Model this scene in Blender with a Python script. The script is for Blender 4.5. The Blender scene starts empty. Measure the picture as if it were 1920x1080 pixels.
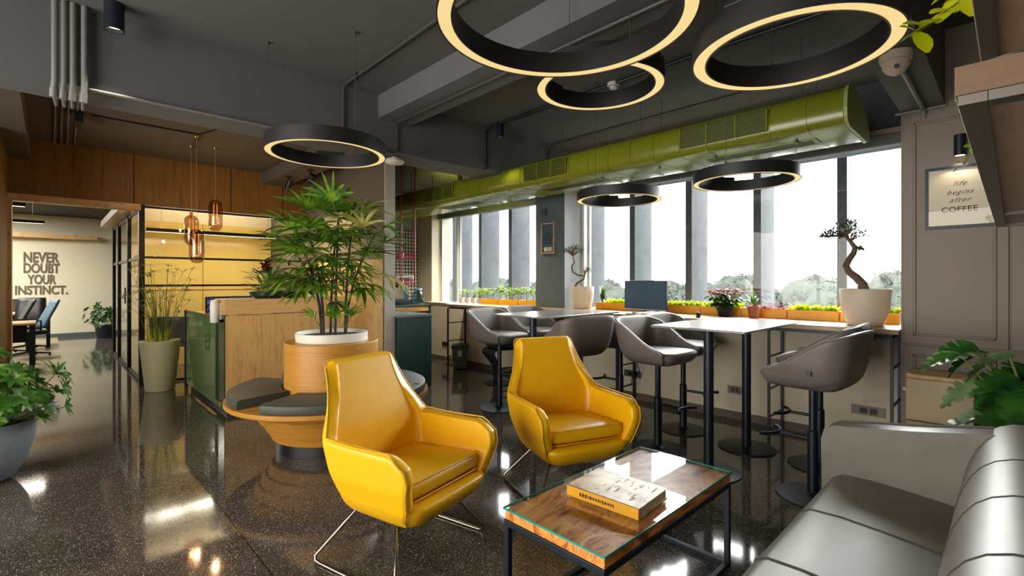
import bpy, bmesh, math, random
from math import sin, cos, pi, radians, atan2, hypot, sqrt
from mathutils import Vector, Matrix, Euler

random.seed(7)
SC = bpy.context.scene
COL = SC.collection

# ------------------------------------------------------------------ camera
F_PX, HOR, EYE = 904.0, 527.0, 1.35
AZ = atan2(940.0, F_PX)                       # x axis points 46 deg right of the view axis
cam_d = bpy.data.cameras.new('camera')
cam = bpy.data.objects.new('camera', cam_d); COL.objects.link(cam)
cam_d.sensor_width = 36.0
cam_d.lens = F_PX / 1920 * 36
cam_d.shift_y = -(540 - HOR) / 1920
cam_d.clip_start = 0.05; cam_d.clip_end = 500
cam.location = (0, 0, EYE)
cam.rotation_euler = (pi/2, 0, AZ - pi/2)
SC.camera = cam

# ------------------------------------------------------------------ view, sky and daylight
SC.view_settings.view_transform = 'Standard'
SC.view_settings.look = 'None'
SC.view_settings.gamma = 1.0
SC.view_settings.use_curve_mapping = False
SC.view_settings.exposure = 1.1
SKY = 8.0
w = bpy.data.worlds.new('overcast_sky'); SC.world = w; w.use_nodes = True
bgn = w.node_tree.nodes['Background']
bgn.inputs[0].default_value = (1.0, 0.99, 0.965, 1); bgn.inputs[1].default_value = SKY
SC.cycles.max_bounces = 10; SC.cycles.diffuse_bounces = 5; SC.cycles.glossy_bounces = 5
SC.cycles.transmission_bounces = 8; SC.cycles.transparent_max_bounces = 16
SC.cycles.caustics_reflective = False; SC.cycles.caustics_refractive = False
SC.cycles.sample_clamp_indirect = 6.0
SC.cycles.use_denoising = True

def portal(name, loc, rot, sx, sy):
    l = bpy.data.lights.new(name, 'AREA'); l.shape = 'RECTANGLE'; l.size = sx; l.size_y = sy
    l.cycles.is_portal = True
    o = bpy.data.objects.new(name, l); COL.objects.link(o); o.location = loc; o.rotation_euler = rot
    return o
portal('sky_portal', (5.45, 2.3, 1.75), (0, pi/2, 0), 1.6, 3.3)
portal('sky_portal', (5.45, 6.0, 1.75), (0, pi/2, 0), 1.6, 2.8)
portal('sky_portal', (-2.95, 2.4, 1.4), (0, -pi/2, 0), 2.7, 5.3)

def sun(name, en, rot, ang, col):
    l = bpy.data.lights.new(name, 'SUN'); l.energy = en; l.angle = radians(ang); l.color = col
    o = bpy.data.objects.new(name, l); COL.objects.link(o); o.rotation_euler = rot
    return o
sun('hazy_sun', 4.0, (0, radians(58), radians(12)), 50, (1.0, 0.98, 0.95))

def lamp(name, kind, loc, energy, col=(1, .85, .65), size=.1, rot=(0, 0, 0), spot=90, sy=None, blend=.6):
    l = bpy.data.lights.new(name, kind); l.energy = energy; l.color = col
    if kind == 'AREA':
        l.size = size
        if sy: l.shape = 'RECTANGLE'; l.size_y = sy
    elif kind == 'SPOT':
        l.spot_size = radians(spot); l.spot_blend = blend; l.shadow_soft_size = size
    else: l.shadow_soft_size = size
    o = bpy.data.objects.new(name, l); COL.objects.link(o); o.location = loc; o.rotation_euler = rot
    return o
LAMPS = 1.0

# ------------------------------------------------------------------ measuring helpers: a photo point on a known plane of the room
def ray(px, py):
    a = (px-960)/F_PX; b = (HOR-py)/F_PX
    return (cos(AZ)+a*sin(AZ), sin(AZ)-a*cos(AZ), b)
def atX(px, py, X):
    r = ray(px, py); t = X/r[0]; return Vector((X, r[1]*t, EYE+r[2]*t))
def atY(px, py, Y):
    r = ray(px, py); t = Y/r[1]; return Vector((r[0]*t, Y, EYE+r[2]*t))
def atZ(px, py, Z):
    r = ray(px, py); t = (Z-EYE)/r[2]; return Vector((r[0]*t, r[1]*t, Z))

# ------------------------------------------------------------------ materials
MATS = {}
def S(c):   # sRGB 0-255 -> linear
    return tuple(((v/255)/12.92 if v/255 <= .04045 else ((v/255+.055)/1.055)**2.4) for v in c)
def newmat(name):
    m = bpy.data.materials.new(name); m.use_nodes = True
    return m, m.node_tree, m.node_tree.nodes['Principled BSDF']
def N(nt, t, **kw):
    n = nt.nodes.new(t)
    for k, v in kw.items(): setattr(n, k, v)
    return n
def coords(nt, scale=(1, 1, 1), rot=(0, 0, 0), which='Object'):
    tc = N(nt, 'ShaderNodeTexCoord'); mp = N(nt, 'ShaderNodeMapping')
    mp.inputs['Scale'].default_value = scale; mp.inputs['Rotation'].default_value = rot
    nt.links.new(tc.outputs[which], mp.inputs['Vector'])
    return mp.outputs['Vector']
def ramp(nt, fac, stops):
    r = N(nt, 'ShaderNodeValToRGB'); e = r.color_ramp.elements
    while len(e) > 1: e.remove(e[-1])
    e[0].position = stops[0][0]; e[0].color = (*stops[0][1], 1)
    for p, c in stops[1:]:
        x = e.new(p); x.color = (*c, 1)
    nt.links.new(fac, r.inputs['Fac']); return r.outputs['Color']
def bump(nt, b, height, strength=.3, dist=.01):
    n = N(nt, 'ShaderNodeBump'); n.inputs['Strength'].default_value = strength; n.inputs['Distance'].default_value = dist
    nt.links.new(height, n.inputs['Height']); nt.links.new(n.outputs['Normal'], b.inputs['Normal'])
def paint(name, c, rough=.6, metal=0, var=.06, scale=6, bmp=0, coat=0, spec=None, lin=False):
    if name in MATS: return MATS[name]
    m, nt, b = newmat(name); c = c if lin else S(c)
    n = N(nt, 'ShaderNodeTexNoise'); n.inputs['Scale'].default_value = scale; n.inputs['Detail'].default_value = 5
    nt.links.new(coords(nt), n.inputs['Vector'])
    out = ramp(nt, n.outputs['Fac'], [(.3, tuple(v*(1-var) for v in c)), (.7, tuple(min(1, v*(1+var)) for v in c))])
    nt.links.new(out, b.inputs['Base Color'])
    b.inputs['Roughness'].default_value = rough; b.inputs['Metallic'].default_value = metal
    if spec is not None: b.inputs['Specular IOR Level'].default_value = spec
    if coat: b.inputs['Coat Weight'].default_value = coat; b.inputs['Coat Roughness'].default_value = .08
    if bmp: bump(nt, b, n.outputs['Fac'], bmp)
    MATS[name] = m; return m
def emit(name, c, strength, lin=False):
    if name in MATS: return MATS[name]
    m, nt, b = newmat(name); c = c if lin else S(c)
    b.inputs['Base Color'].default_value = (.02, .02, .02, 1)
    b.inputs['Emission Color'].default_value = (*c, 1); b.inputs['Emission Strength'].default_value = strength
    MATS[name] = m; return m
def wood(name, cols, scale=(14, 14, 1.0), rough=.42, dist=2.5, coat=0, fine=.25, spec=.5):
    """grain runs along the axis with the smallest scale"""
    if name in MATS: return MATS[name]
    m, nt, b = newmat(name)
    v = coords(nt, scale)
    n = N(nt, 'ShaderNodeTexNoise'); n.inputs['Scale'].default_value = 1.0; n.inputs['Detail'].default_value = 7
    n.inputs['Roughness'].default_value = .62; n.inputs['Distortion'].default_value = dist
    nt.links.new(v, n.inputs['Vector'])
    n2 = N(nt, 'ShaderNodeTexNoise'); n2.inputs['Scale'].default_value = 7; n2.inputs['Detail'].default_value = 3
    nt.links.new(v, n2.inputs['Vector'])
    mx = N(nt, 'ShaderNodeMix'); mx.data_type = 'FLOAT'; mx.inputs[0].default_value = fine
    nt.links.new(n.outputs['Fac'], mx.inputs[2]); nt.links.new(n2.outputs['Fac'], mx.inputs[3])
    k = len(cols)
    out = ramp(nt, mx.outputs[0], [(.32+.36*i/(k-1), S(c)) for i, c in enumerate(cols)])
    nt.links.new(out, b.inputs['Base Color'])
    b.inputs['Roughness'].default_value = rough; b.inputs['Specular IOR Level'].default_value = spec
    if coat: b.inputs['Coat Weight'].default_value = coat; b.inputs['Coat Roughness'].default_value = .1
    bump(nt, b, mx.outputs[0], .12, .004)
    MATS[name] = m; return m
def leafmat(name, c1, c2, rough=.38, trans=.25):
    if name in MATS: return MATS[name]
    m, nt, b = newmat(name)
    n = N(nt, 'ShaderNodeTexNoise'); n.inputs['Scale'].default_value = 9; n.inputs['Detail'].default_value = 3
    nt.links.new(coords(nt), n.inputs['Vector'])
    out = ramp(nt, n.outputs['Fac'], [(.35, S(c1)), (.65, S(c2))])
    nt.links.new(out, b.inputs['Base Color']); b.inputs['Roughness'].default_value = rough
    tr = N(nt, 'ShaderNodeBsdfTranslucent'); nt.links.new(out, tr.inputs['Color'])
    mx = N(nt, 'ShaderNodeMixShader'); mx.inputs[0].default_value = trans
    nt.links.new(b.outputs[0], mx.inputs[1]); nt.links.new(tr.outputs[0], mx.inputs[2])
    nt.links.new(mx.outputs[0], nt.nodes['Material Output'].inputs['Surface'])
    MATS[name] = m; return m
def pane_glass(name, tint=(1, 1, 1), gloss=1.0, rough=0.0, refl=1.5):
    if name in MATS: return MATS[name]
    m, nt, b = newmat(name); nt.nodes.remove(b)
    t = N(nt, 'ShaderNodeBsdfTransparent'); t.inputs['Color'].default_value = (*tint, 1)
    g = N(nt, 'ShaderNodeBsdfGlossy'); g.inputs['Roughness'].default_value = rough
    fr = N(nt, 'ShaderNodeFresnel'); fr.inputs['IOR'].default_value = refl
    mu = N(nt, 'ShaderNodeMath'); mu.operation = 'MULTIPLY'; mu.inputs[1].default_value = gloss
    ge = N(nt, 'ShaderNodeNewGeometry'); inv = N(nt, 'ShaderNodeMath'); inv.operation = 'SUBTRACT'; inv.inputs[0].default_value = 1
    nt.links.new(ge.outputs['Backfacing'], inv.inputs[1])
    m0 = N(nt, 'ShaderNodeMath'); m0.operation = 'MULTIPLY'; nt.links.new(fr.outputs[0], m0.inputs[0]); nt.links.new(inv.outputs[0], m0.inputs[1])
    nt.links.new(m0.outputs[0], mu.inputs[0])
    mx = N(nt, 'ShaderNodeMixShader'); nt.links.new(mu.outputs[0], mx.inputs[0])
    nt.links.new(t.outputs[0], mx.inputs[1]); nt.links.new(g.outputs[0], mx.inputs[2])
    nt.links.new(mx.outputs[0], nt.nodes['Material Output'].inputs['Surface'])
    MATS[name] = m; return m
def terrazzo():
    m, nt, b = newmat('polished_dark_terrazzo')
    v = coords(nt)
    n = N(nt, 'ShaderNodeTexNoise'); n.inputs['Scale'].default_value = 1.7; n.inputs['Detail'].default_value = 8
    nt.links.new(v, n.inputs['Vector'])
    base = ramp(nt, n.outputs['Fac'], [(.3, (.044, .038, .033)), (.7, (.080, .070, .061))])
    vo = N(nt, 'ShaderNodeTexVoronoi'); vo.inputs['Scale'].default_value = 95; vo.inputs['Randomness'].default_value = 1
    nt.links.new(v, vo.inputs['Vector'])
    vo2 = N(nt, 'ShaderNodeTexVoronoi'); vo2.inputs['Scale'].default_value = 190
    nt.links.new(v, vo2.inputs['Vector'])
    def chips(vor, rad, pick):
        lt = N(nt, 'ShaderNodeMath'); lt.operation = 'LESS_THAN'; lt.inputs[1].default_value = rad
        nt.links.new(vor.outputs['Distance'], lt.inputs[0])
        sp = N(nt, 'ShaderNodeSeparateColor'); nt.links.new(vor.outputs['Color'], sp.inputs[0])
        gt = N(nt, 'ShaderNodeMath'); gt.operation = 'GREATER_THAN'; gt.inputs[1].default_value = pick
        nt.links.new(sp.outputs[0], gt.inputs[0])
        mu = N(nt, 'ShaderNodeMath'); mu.operation = 'MULTIPLY'
        nt.links.new(lt.outputs[0], mu.inputs[0]); nt.links.new(gt.outputs[0], mu.inputs[1])
        return mu.outputs[0]
    a1 = chips(vo, .26, .72); a2 = chips(vo2, .3, .62)
    add = N(nt, 'ShaderNodeMath'); add.operation = 'MAXIMUM'; nt.links.new(a1, add.inputs[0]); nt.links.new(a2, add.inputs[1])
    mx = N(nt, 'ShaderNodeMix'); mx.data_type = 'RGBA'
    nt.links.new(add.outputs[0], mx.inputs[0]); nt.links.new(base, mx.inputs[6]); mx.inputs[7].default_value = (.52, .48, .42, 1)
    # slab joints
    br = N(nt, 'ShaderNodeTexBrick'); br.offset = 0; br.inputs['Scale'].default_value = 1
    br.inputs['Brick Width'].default_value = 1.5; br.inputs['Row Height'].default_value = 1.25; br.inputs['Mortar Size'].default_value = .003
    br.inputs['Color1'].default_value = (0, 0, 0, 1); br.inputs['Color2'].default_value = (0, 0, 0, 1); br.inputs['Mortar'].default_value = (1, 1, 1, 1)
    mp = N(nt, 'ShaderNodeMapping'); mp.inputs['Location'].default_value = (.76, .61, 0)
    nt.links.new(v, mp.inputs['Vector']); nt.links.new(mp.outputs[0], br.inputs['Vector'])
    m2 = N(nt, 'ShaderNodeMix'); m2.data_type = 'RGBA'; nt.links.new(br.outputs['Color'], m2.inputs[0])
    nt.links.new(mx.outputs[2], m2.inputs[6]); m2.inputs[7].default_value = (.012, .011, .01, 1)
    nt.links.new(m2.outputs[2], b.inputs['Base Color'])
    rr = ramp(nt, n.outputs['Fac'], [(.3, (.045,)*3), (.7, (.10,)*3)])
    nt.links.new(rr, b.inputs['Roughness']); b.inputs['Specular IOR Level'].default_value = .85
    return m

M_FLOOR = terrazzo()
M_CEIL = paint('slate_grey_plaster', (92, 94, 94), .85, var=.08, scale=1.2)
M_BEAM = paint('slate_grey_beam_paint', (94, 96, 101), .8, var=.05, scale=1.5)
M_CEIL_BACK = paint('warm_lit_ceiling', (84, 78, 68), .85, var=.06, scale=1.5)  # brown tint puts the warm lamp light into the ceiling colour
M_TAUPE = paint('taupe_panel_paint', (128, 118, 106), .5, var=.03, scale=2)
M_SLATE = paint('blue_slate_paint', (78, 88, 94), .7, var=.04)
M_CREAM = paint('cream_wall_paint', (205, 196, 170), .8, var=.04, scale=2)
M_KNEE = paint('beige_knee_wall', (214, 206, 184), .75, var=.07, scale=2)
M_WHITEF = paint('white_window_frame', (205, 207, 205), .45, var=.02)
M_BLACK = paint('black_powder_coat', (22, 25, 30), .4, metal=.3, var=.1)
M_NAVY = paint('blue_black_metal', (28, 38, 50), .38, metal=.35, var=.08)
M_LAMPBODY = paint('matt_black_lamp_body', (30, 31, 34), .45, var=.05)
M_CHROME = paint('brushed_chrome', (150, 142, 128), .2, metal=1, var=.03)
M_STEELBAR = paint('grey_flat_steel', (95, 90, 84), .35, metal=.5, var=.1)
M_OAK = wood('oak_veneer', [(150, 108, 56), (196, 150, 88), (208, 164, 102), (188, 140, 78)], (16, 16, 1.1))
M_OAKH = wood('oak_veneer_lying', [(150, 108, 56), (196, 150, 88), (208, 164, 102), (188, 140, 78)], (1.1, 1.1, 20))
M_TEAK = wood('warm_teak_panel', [(82, 56, 20), (116, 82, 34), (128, 92, 38), (104, 72, 28)], (11, 11, .8), rough=.5)
M_JAMB = wood('pale_oak_trim', [(170, 130, 84), (206, 170, 122), (216, 182, 134)], (3, 3, 3), rough=.4)
M_PLY = wood('honey_plywood_band', [(140, 92, 30), (178, 124, 44), (190, 136, 54), (158, 106, 36)], (1.2, 1.2, 26), rough=.4)
M_SHEESHAM = wood('figured_sheesham', [(70, 32, 14), (150, 84, 36), (218, 136, 62), (238, 172, 92), (150, 86, 40), (226, 150, 74)], (1.3, 3.4, 3.4), rough=.3, dist=3.6, fine=.10)
M_WALNUT = wood('walnut_laminate', [(160, 130, 106), (192, 164, 140), (206, 180, 156), (184, 154, 130)], (1.4, 12, 12), rough=.5, dist=1.2)  # pale tone carries the floor's bounced light under the shelves
M_COUNTER = wood('light_wood_counter', [(160, 128, 92), (190, 160, 124), (200, 172, 138)], (8, 1.0, 8), rough=.35, dist=1)
M_LEATHER_Y = paint('yellow_leather', (246, 190, 12), .38, var=.03, scale=14, bmp=.04, coat=.12)
M_PIPING_Y = paint('yellow_piping', (232, 184, 40), .4, var=.03)
M_STOOL = paint('taupe_leather', (104, 99, 98), .45, var=.05, scale=10, bmp=.04)
M_STOOL_EDGE = paint('pale_stool_seam', (150, 142, 134), .5, var=.03)
M_SOFA = paint('grey_brown_sofa_leather', (106, 102, 94), .42, var=.14, scale=5, bmp=.06)
M_SOFA_SEAM = paint('dark_sofa_seam', (66, 64, 60), .6)
M_GREEN = paint('olive_duct_enamel', (116, 124, 30), .22, var=.05, scale=2, spec=.6)
M_GREEN_D = paint('dark_olive_louvre', (40, 46, 18), .5)
M_TEAL = paint('teal_laminate', (28, 62, 58), .5, var=.06)
M_LACQ = paint('green_back_painted_glass', (88, 112, 72), .08, var=.03, spec=.7)
M_LACQ_D = paint('dark_green_laminate', (34, 54, 34), .25, var=.05)
M_YELLOWG = paint('yellow_back_painted_glass', (230, 202, 118), .16, var=.04, scale=1.2, spec=.6)
M_ORANGE = paint('amber_planter_paint', (226, 158, 12), .45, var=.05)
M_SOIL = paint('dark_soil', (44, 34, 26), .95, var=.4, scale=60, bmp=.8)
M_WHITEPOT = paint('off_white_ceramic', (206, 194, 178), .5, var=.04, scale=12)
M_WHITE = paint('white_enamel', (226, 224, 216), .35, var=.02)
M_STONEPOT = paint('pale_blue_grey_stone_pot', (122, 132, 142), .55, var=.08, scale=22)
M_BEIGEPOT = paint('sage_beige_pot', (176, 172, 134), .5, var=.04)
M_CUSH = paint('charcoal_green_vinyl', (62, 66, 60), .5, var=.08, scale=12)
M_TERRA = paint('terracotta', (150, 84, 58), .7)
M_BARK = paint('grey_brown_bark', (98, 82, 68), .85, var=.3, scale=30, bmp=.6)
M_BARK_D = paint('dark_cane_bark', (52, 44, 34), .8, var=.3, scale=40, bmp=.4)
M_CONC = paint('weathered_concrete_fin', (66, 70, 76), .85, var=.25, scale=7)
M_CONC_D = paint('dark_fin_edge', (50, 57, 63), .6, var=.35, scale=16)  # room-side edge of the fins, darker than the slab
M_GLASS = pane_glass('clear_window_glass', (.97, .985, .985), .8)
M_GLASS_IN = pane_glass('interior_partition_glass', (.96, .97, .95), .9)
M_AMBER = pane_glass('smoked_amber_glass', (.66, .53, .40), 1.6, 0, 1.7)
M_TABLEGLASS = pane_glass('table_top_glass', (.99, .995, .99), 1.9, 0, 1.5)
M_GLASSEDGE = paint('green_glass_edge', (40, 150, 132), .12, var=.1, spec=.8)
M_RING = emit('warm_diffuser', (247, 216, 146), .47)
M_FIL = emit('glowing_filament', (255, 150, 60), 1.2)
M_TUBE = emit('white_tube', (255, 236, 205), .9)
M_RED = paint('red_rack_paint', (178, 26, 44), .4)
M_LEAF_PALM = leafmat('palm_leaf', (48, 100, 20), (124, 162, 46), .34)
M_LEAF_DK = leafmat('dark_green_leaf', (18, 52, 18), (48, 92, 34))
M_LEAF_MID = leafmat('mid_green_leaf', (48, 96, 26), (110, 150, 50))
M_LEAF_LIME = leafmat('lime_leaf', (150, 176, 20), (206, 214, 50), .4, .4)
M_LEAF_OLIVE = leafmat('olive_bonsai_leaf', (52, 66, 44), (96, 112, 78), .5)
M_LEAF_BONSAI_D = leafmat('dark_bonsai_leaf', (30, 42, 28), (60, 76, 52), .45)
M_LEAF_RED = leafmat('crimson_bract', (140, 10, 36), (196, 30, 56), .7, .12)
M_LEAF_REDD = leafmat('dark_maroon_leaf', (58, 14, 16), (94, 30, 24))
M_STEM = paint('green_stem', (92, 112, 44), .6)
M_TREE = paint('hazy_tree_foliage', (56, 60, 56), 1.0, var=.22, scale=2.6, bmp=.3, spec=0)
M_FIELD = paint('hazy_field', (62, 68, 58), .95, var=.2, scale=.05)

# ------------------------------------------------------------------ mesh builder
class MB:
    def __init__(self): self.v = []; self.f = []; self.m = []; self.mats = []; self.cur = 0
    def use(self, mat):
        if mat not in self.mats: self.mats.append(mat)
        self.cur = self.mats.index(mat); return self
    def add(self, vs, fs):
        o = len(self.v); self.v += [tuple(p) for p in vs]
        for f in fs: self.f.append(tuple(i+o for i in f)); self.m.append(self.cur)
        return self
    def box(self, x0, x1, y0, y1, z0, z1, M=None):
        vs = [Vector((x, y, z)) for z in (z0, z1) for x, y in ((x0, y0), (x1, y0), (x1, y1), (x0, y1))]
        if M is not None: vs = [M @ p for p in vs]
        return self.add(vs, [(3, 2, 1, 0), (4, 5, 6, 7), (0, 1, 5, 4), (1, 2, 6, 5), (2, 3, 7, 6), (3, 0, 4, 7)])
    def tube(self, pts, r, n=8, cap=True):
        pts = [Vector(p) for p in pts]
        if len(pts) < 2: return self
        rs = r if isinstance(r, (list, tuple)) else [r]*len(pts)
        T0 = (pts[1]-pts[0]).normalized()
        up = Vector((0, 0, 1)) if abs(T0.z) < .9 else Vector((1, 0, 0))
        A = T0.cross(up).normalized(); vs = []
        for i, p in enumerate(pts):
            if i == 0: T = T0
            elif i == len(pts)-1: T = (pts[-1]-pts[-2]).normalized()
            else:
                T = ((pts[i]-pts[i-1]).normalized()+(pts[i+1]-pts[i]).normalized())
                T = T.normalized() if T.length > 1e-6 else T0
            A = (A - T*A.dot(T))
            A = A.normalized() if A.length > 1e-6 else T.orthogonal().normalized()
            B = T.cross(A)
            for k in range(n):
                a = 2*pi*k/n; vs.append(p + (A*cos(a)+B*sin(a))*rs[i])
        fs = [(i*n+k, i*n+(k+1) % n, (i+1)*n+(k+1) % n, (i+1)*n+k) for i in range(len(pts)-1) for k in range(n)]
        if cap: fs += [tuple(range(n-1, -1, -1)), tuple((len(pts)-1)*n+k for k in range(n))]
        return self.add(vs, fs)
    def cyl(self, p0, p1, r, n=16): return self.tube([p0, p1], r, n)
    def lathe(self, prof, c=(0, 0, 0), n=32, closed=False, ang=(0, 2*pi)):
        """prof: list of (radius, z)"""
        full = abs(ang[1]-ang[0]-2*pi) < 1e-6; cols = n if full else n+1
        vs = [(c[0]+r*cos(ang[0]+(ang[1]-ang[0])*k/n), c[1]+r*sin(ang[0]+(ang[1]-ang[0])*k/n), c[2]+z) for r, z in prof for k in range(cols)]
        m = len(prof); fs = []
        for i in range(m if closed else m-1):
            j = (i+1) % m
            for k in range(n):
                k2 = (k+1) % cols
                fs.append((i*cols+k, i*cols+k2, j*cols+k2, j*cols+k))
        if not full and closed:
            fs.append(tuple(i*cols for i in range(m))); fs.append(tuple(i*cols+cols-1 for i in range(m-1, -1, -1)))
        return self.add(vs, fs)
    def disc(self, c, r, n=32, up=True):
        vs = [(c[0]+r*cos(2*pi*k/n), c[1]+r*sin(2*pi*k/n), c[2]) for k in range(n)]
        return self.add(vs, [tuple(range(n)) if up else tuple(range(n-1, -1, -1))])
    def prism(self, poly, z0, z1, M=None):
        n = len(poly); vs = [Vector((x, y, z)) for z in (z0, z1) for x, y in poly]
        if M is not None: vs = [M @ p for p in vs]
        return self.add(vs, [tuple(range(n-1, -1, -1)), tuple(range(n, 2*n))] + [(k, (k+1) % n, n+(k+1) % n, n+k) for k in range(n)])
    def grid(self, P, close=False):
        R, Cn = len(P), len(P[0]); vs = [p for row in P for p in row]
        fs = [(i*Cn+j, i*Cn+(j+1) % Cn, (i+1)*Cn+(j+1) % Cn, (i+1)*Cn+j) for i in range(R-1) for j in range(Cn if close else Cn-1)]
        return self.add(vs, fs)
    def blade(self, base, d, nrm, L, W, droop=.3, seg=4, shape='lance', fold=.15, tip=1.0):
        base = Vector(base); d = Vector(d).normalized(); nrm = Vector(nrm)
        side = d.cross(nrm)
        side = side.normalized() if side.length > 1e-4 else d.orthogonal().normalized()
        up = side.cross(d).normalized()
        rows = []; p = base.copy(); dd = d.copy()
        for i in range(seg+1):
            t = i/seg
            if shape == 'lance': w_ = W*(.35+.65*sin(pi*min(1, t*1.05)**.8)) if t < .92 else W*.12
            elif shape == 'oval': w_ = W*max(.06, sin(pi*(.06+.9*t))**.75)
            else: w_ = W*max(.05, (1-t)**.7)
            w_ *= .5
            rows.append([p-side*w_+up*fold*w_, p.copy(), p+side*w_+up*fold*w_])
            p = p+dd*(L/seg); dd = (dd+Vector((0, 0, -1))*droop/seg).normalized(); up = side.cross(dd).normalized()
        return self.grid(rows)
    def blob(self, c, rx, ry, rz, seed=0, amp=.2, n=10, m=16, freq=3):
        rnd = random.Random(seed); ph = [rnd.uniform(0, 6) for _ in range(8)]
        P = []
        for i in range(n+1):
            th = pi*i/n; row = []
            for j in range(m):
                a = 2*pi*j/m
                k = 1+amp*(sin(freq*a+ph[0]+2*th)*sin(freq*th+ph[1])+.6*sin(2*freq*a+ph[2])*sin(2*freq*th+ph[3])+.4*sin(3.3*freq*th+ph[4]+4*a))
                row.append((c[0]+rx*k*sin(th)*cos(a), c[1]+ry*k*sin(th)*sin(a), c[2]+rz*k*cos(th)))
            P.append(row)
        return self.grid(P, close=True)
    def build(self, name, mat=None, parent=None, bevel=0, smooth=True, subsurf=0, solid=0, ang=40, loc=None):
        me = bpy.data.meshes.new(name); me.from_pydata(self.v, [], self.f); me.update()
        if mat is not None and not self.mats: me.materials.append(mat)
        else:
            for x in self.mats: me.materials.append(x)
            me.polygons.foreach_set('material_index', self.m)
        if smooth:
            me.polygons.foreach_set('use_smooth', [True]*len(me.polygons))
            if not subsurf: me.set_sharp_from_angle(angle=radians(ang))
        o = bpy.data.objects.new(name, me); COL.objects.link(o)
        if solid:
            s = o.modifiers.new('solid', 'SOLIDIFY'); s.thickness = solid; s.offset = -1; s.use_even_offset = False
        if bevel:
            s = o.modifiers.new('bevel', 'BEVEL'); s.width = bevel; s.segments = 2; s.limit_method = 'ANGLE'; s.angle_limit = radians(50)
        if subsurf:
            s = o.modifiers.new('sub', 'SUBSURF'); s.levels = subsurf; s.render_levels = subsurf
        if parent is not None: o.parent = parent
        if loc is not None: o.location = loc
        return o

def tag(o, label, cat, group=None):
    o['label'] = label; o['category'] = cat
    if group: o['group'] = group
    return o
def thing(name, label, cat, loc=(0, 0, 0), rz=0, group=None):
    o = bpy.data.objects.new(name, None); COL.objects.link(o); o.location = loc; o.rotation_euler = (0, 0, rz)
    o.empty_display_size = .1
    return tag(o, label, cat, group)
def struct(name, mb, mat, parent=None, **kw):
    o = mb.build(name, mat, parent, **kw)
    if parent is None: o['kind'] = 'structure'
    return o
def dup(root, loc, rz, label, group=None, name=None):
    r = root.copy(); COL.objects.link(r); r.location = loc; r.rotation_euler = (0, 0, rz); r['label'] = label
    if group: r['group'] = group
    if name: r.name = name
    for ch in list(root.children):
        c = ch.copy(); COL.objects.link(c); c.parent = r
        for g in list(ch.children):
            d = g.copy(); COL.objects.link(d); d.parent = c
    return r
def rbox(hx, hy, r, n=5):
    pts = []
    for cx, cy, a0 in ((hx-r, hy-r, 0), (-hx+r, hy-r, 90), (-hx+r, -hy+r, 180), (hx-r, -hy+r, 270)):
        for k in range(n+1):
            a = radians(a0+90*k/n); pts.append((cx+r*cos(a), cy+r*sin(a)))
    return pts
def pillow(mb, hx, hy, z0, z1, r=.05, puff=.02, taper=1.0, M=None, n=5):
    """a rounded upholstered slab"""
    rings = []
    for k, (s, z) in enumerate(((.90, z0), (.985, z0+(z1-z0)*.18), (1, z0+(z1-z0)*.5), (.985, z1-(z1-z0)*.18), (.93, z1), (.6, z1+puff*.8), (.2, z1+puff))):
        rings.append([Vector((x*s, y*s, z)) for x, y in rbox(hx, hy, r, n)])
    if M is not None: rings = [[M @ p for p in rr] for rr in rings]
    mb.grid(rings, close=True)
    o = len(mb.v); c = len(rings[0])
    mb.f.append(tuple(range(o-c, o))); mb.m.append(mb.cur)
    mb.f.append(tuple(range(o-len(rings)*c+c-1, o-len(rings)*c-1, -1))); mb.m.append(mb.cur)
    return mb
def text_mesh(name, txt, size, mat, parent, M, extrude=.004, shear=0, align='CENTER', space=1.0, off=0):
    cu = bpy.data.curves.new(name, 'FONT'); cu.body = txt; cu.size = size; cu.extrude = extrude
    cu.shear = shear; cu.align_x = align; cu.space_character = space; cu.offset = off
    t = bpy.data.objects.new(name+'_tmp', cu); COL.objects.link(t)
    dg = bpy.context.evaluated_depsgraph_get(); me = bpy.data.meshes.new_from_object(t.evaluated_get(dg))
    bpy.data.objects.remove(t); bpy.data.curves.remove(cu)
    me.transform(M); me.materials.clear(); me.materials.append(mat)
    o = bpy.data.objects.new(name, me); COL.objects.link(o)
    if parent is not None: o.parent = parent
    return o
def faceY(x, y, z, sx=1, sz=1):   # text on a wall facing -Y
    return Matrix.Translation((x, y, z)) @ Matrix.Rotation(pi/2, 4, 'X') @ Matrix.Diagonal((sx, sz, 1, 1))
def faceX(x, y, z, sx=1, sz=1):   # text on a wall facing -X
    return Matrix.Translation((x, y, z)) @ Matrix.Rotation(-pi/2, 4, 'Z') @ Matrix.Rotation(pi/2, 4, 'X') @ Matrix.Diagonal((sx, sz, 1, 1))

# ================================================================== THE SETTING
CZ = 3.10; CZB = 2.97; YB = 7.8; YFAR = 15.9; XW = 4.85; XG = 5.25; YR = -0.42
floor = struct('floor', MB().box(-3.0, 5.4, YR, 16.0, -.1, 0), M_FLOOR, smooth=False)
struct('floor_office', MB().box(-3.0, .16, 8.2, 15.9, 0, .006), paint('pale_office_vinyl', (150, 140, 116), .35, var=.05), smooth=False)
struct('ceiling', MB().box(-3.0, 5.35, YR, 4.15, CZ, CZ+.12), M_CEIL, smooth=False)
struct('ceiling_reception', MB().box(-3.0, 5.35, 4.5, YB, CZB, CZB+.25), M_CEIL_BACK, smooth=False)
struct('ceiling_office', MB().box(-3.0, .9, YB+.1, 16.0, 2.9, 3.0).box(.9, 4.8, 9.8, 16.0, 2.9, 3.0), paint('black_office_ceiling', (34, 32, 26), .8), smooth=False)
struct('ceiling_meeting_room', MB().box(.93, 3.1, YB+.1, 9.8, 2.6, 2.7), paint('white_room_ceiling', (214, 200, 170), .8), smooth=False)

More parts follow.
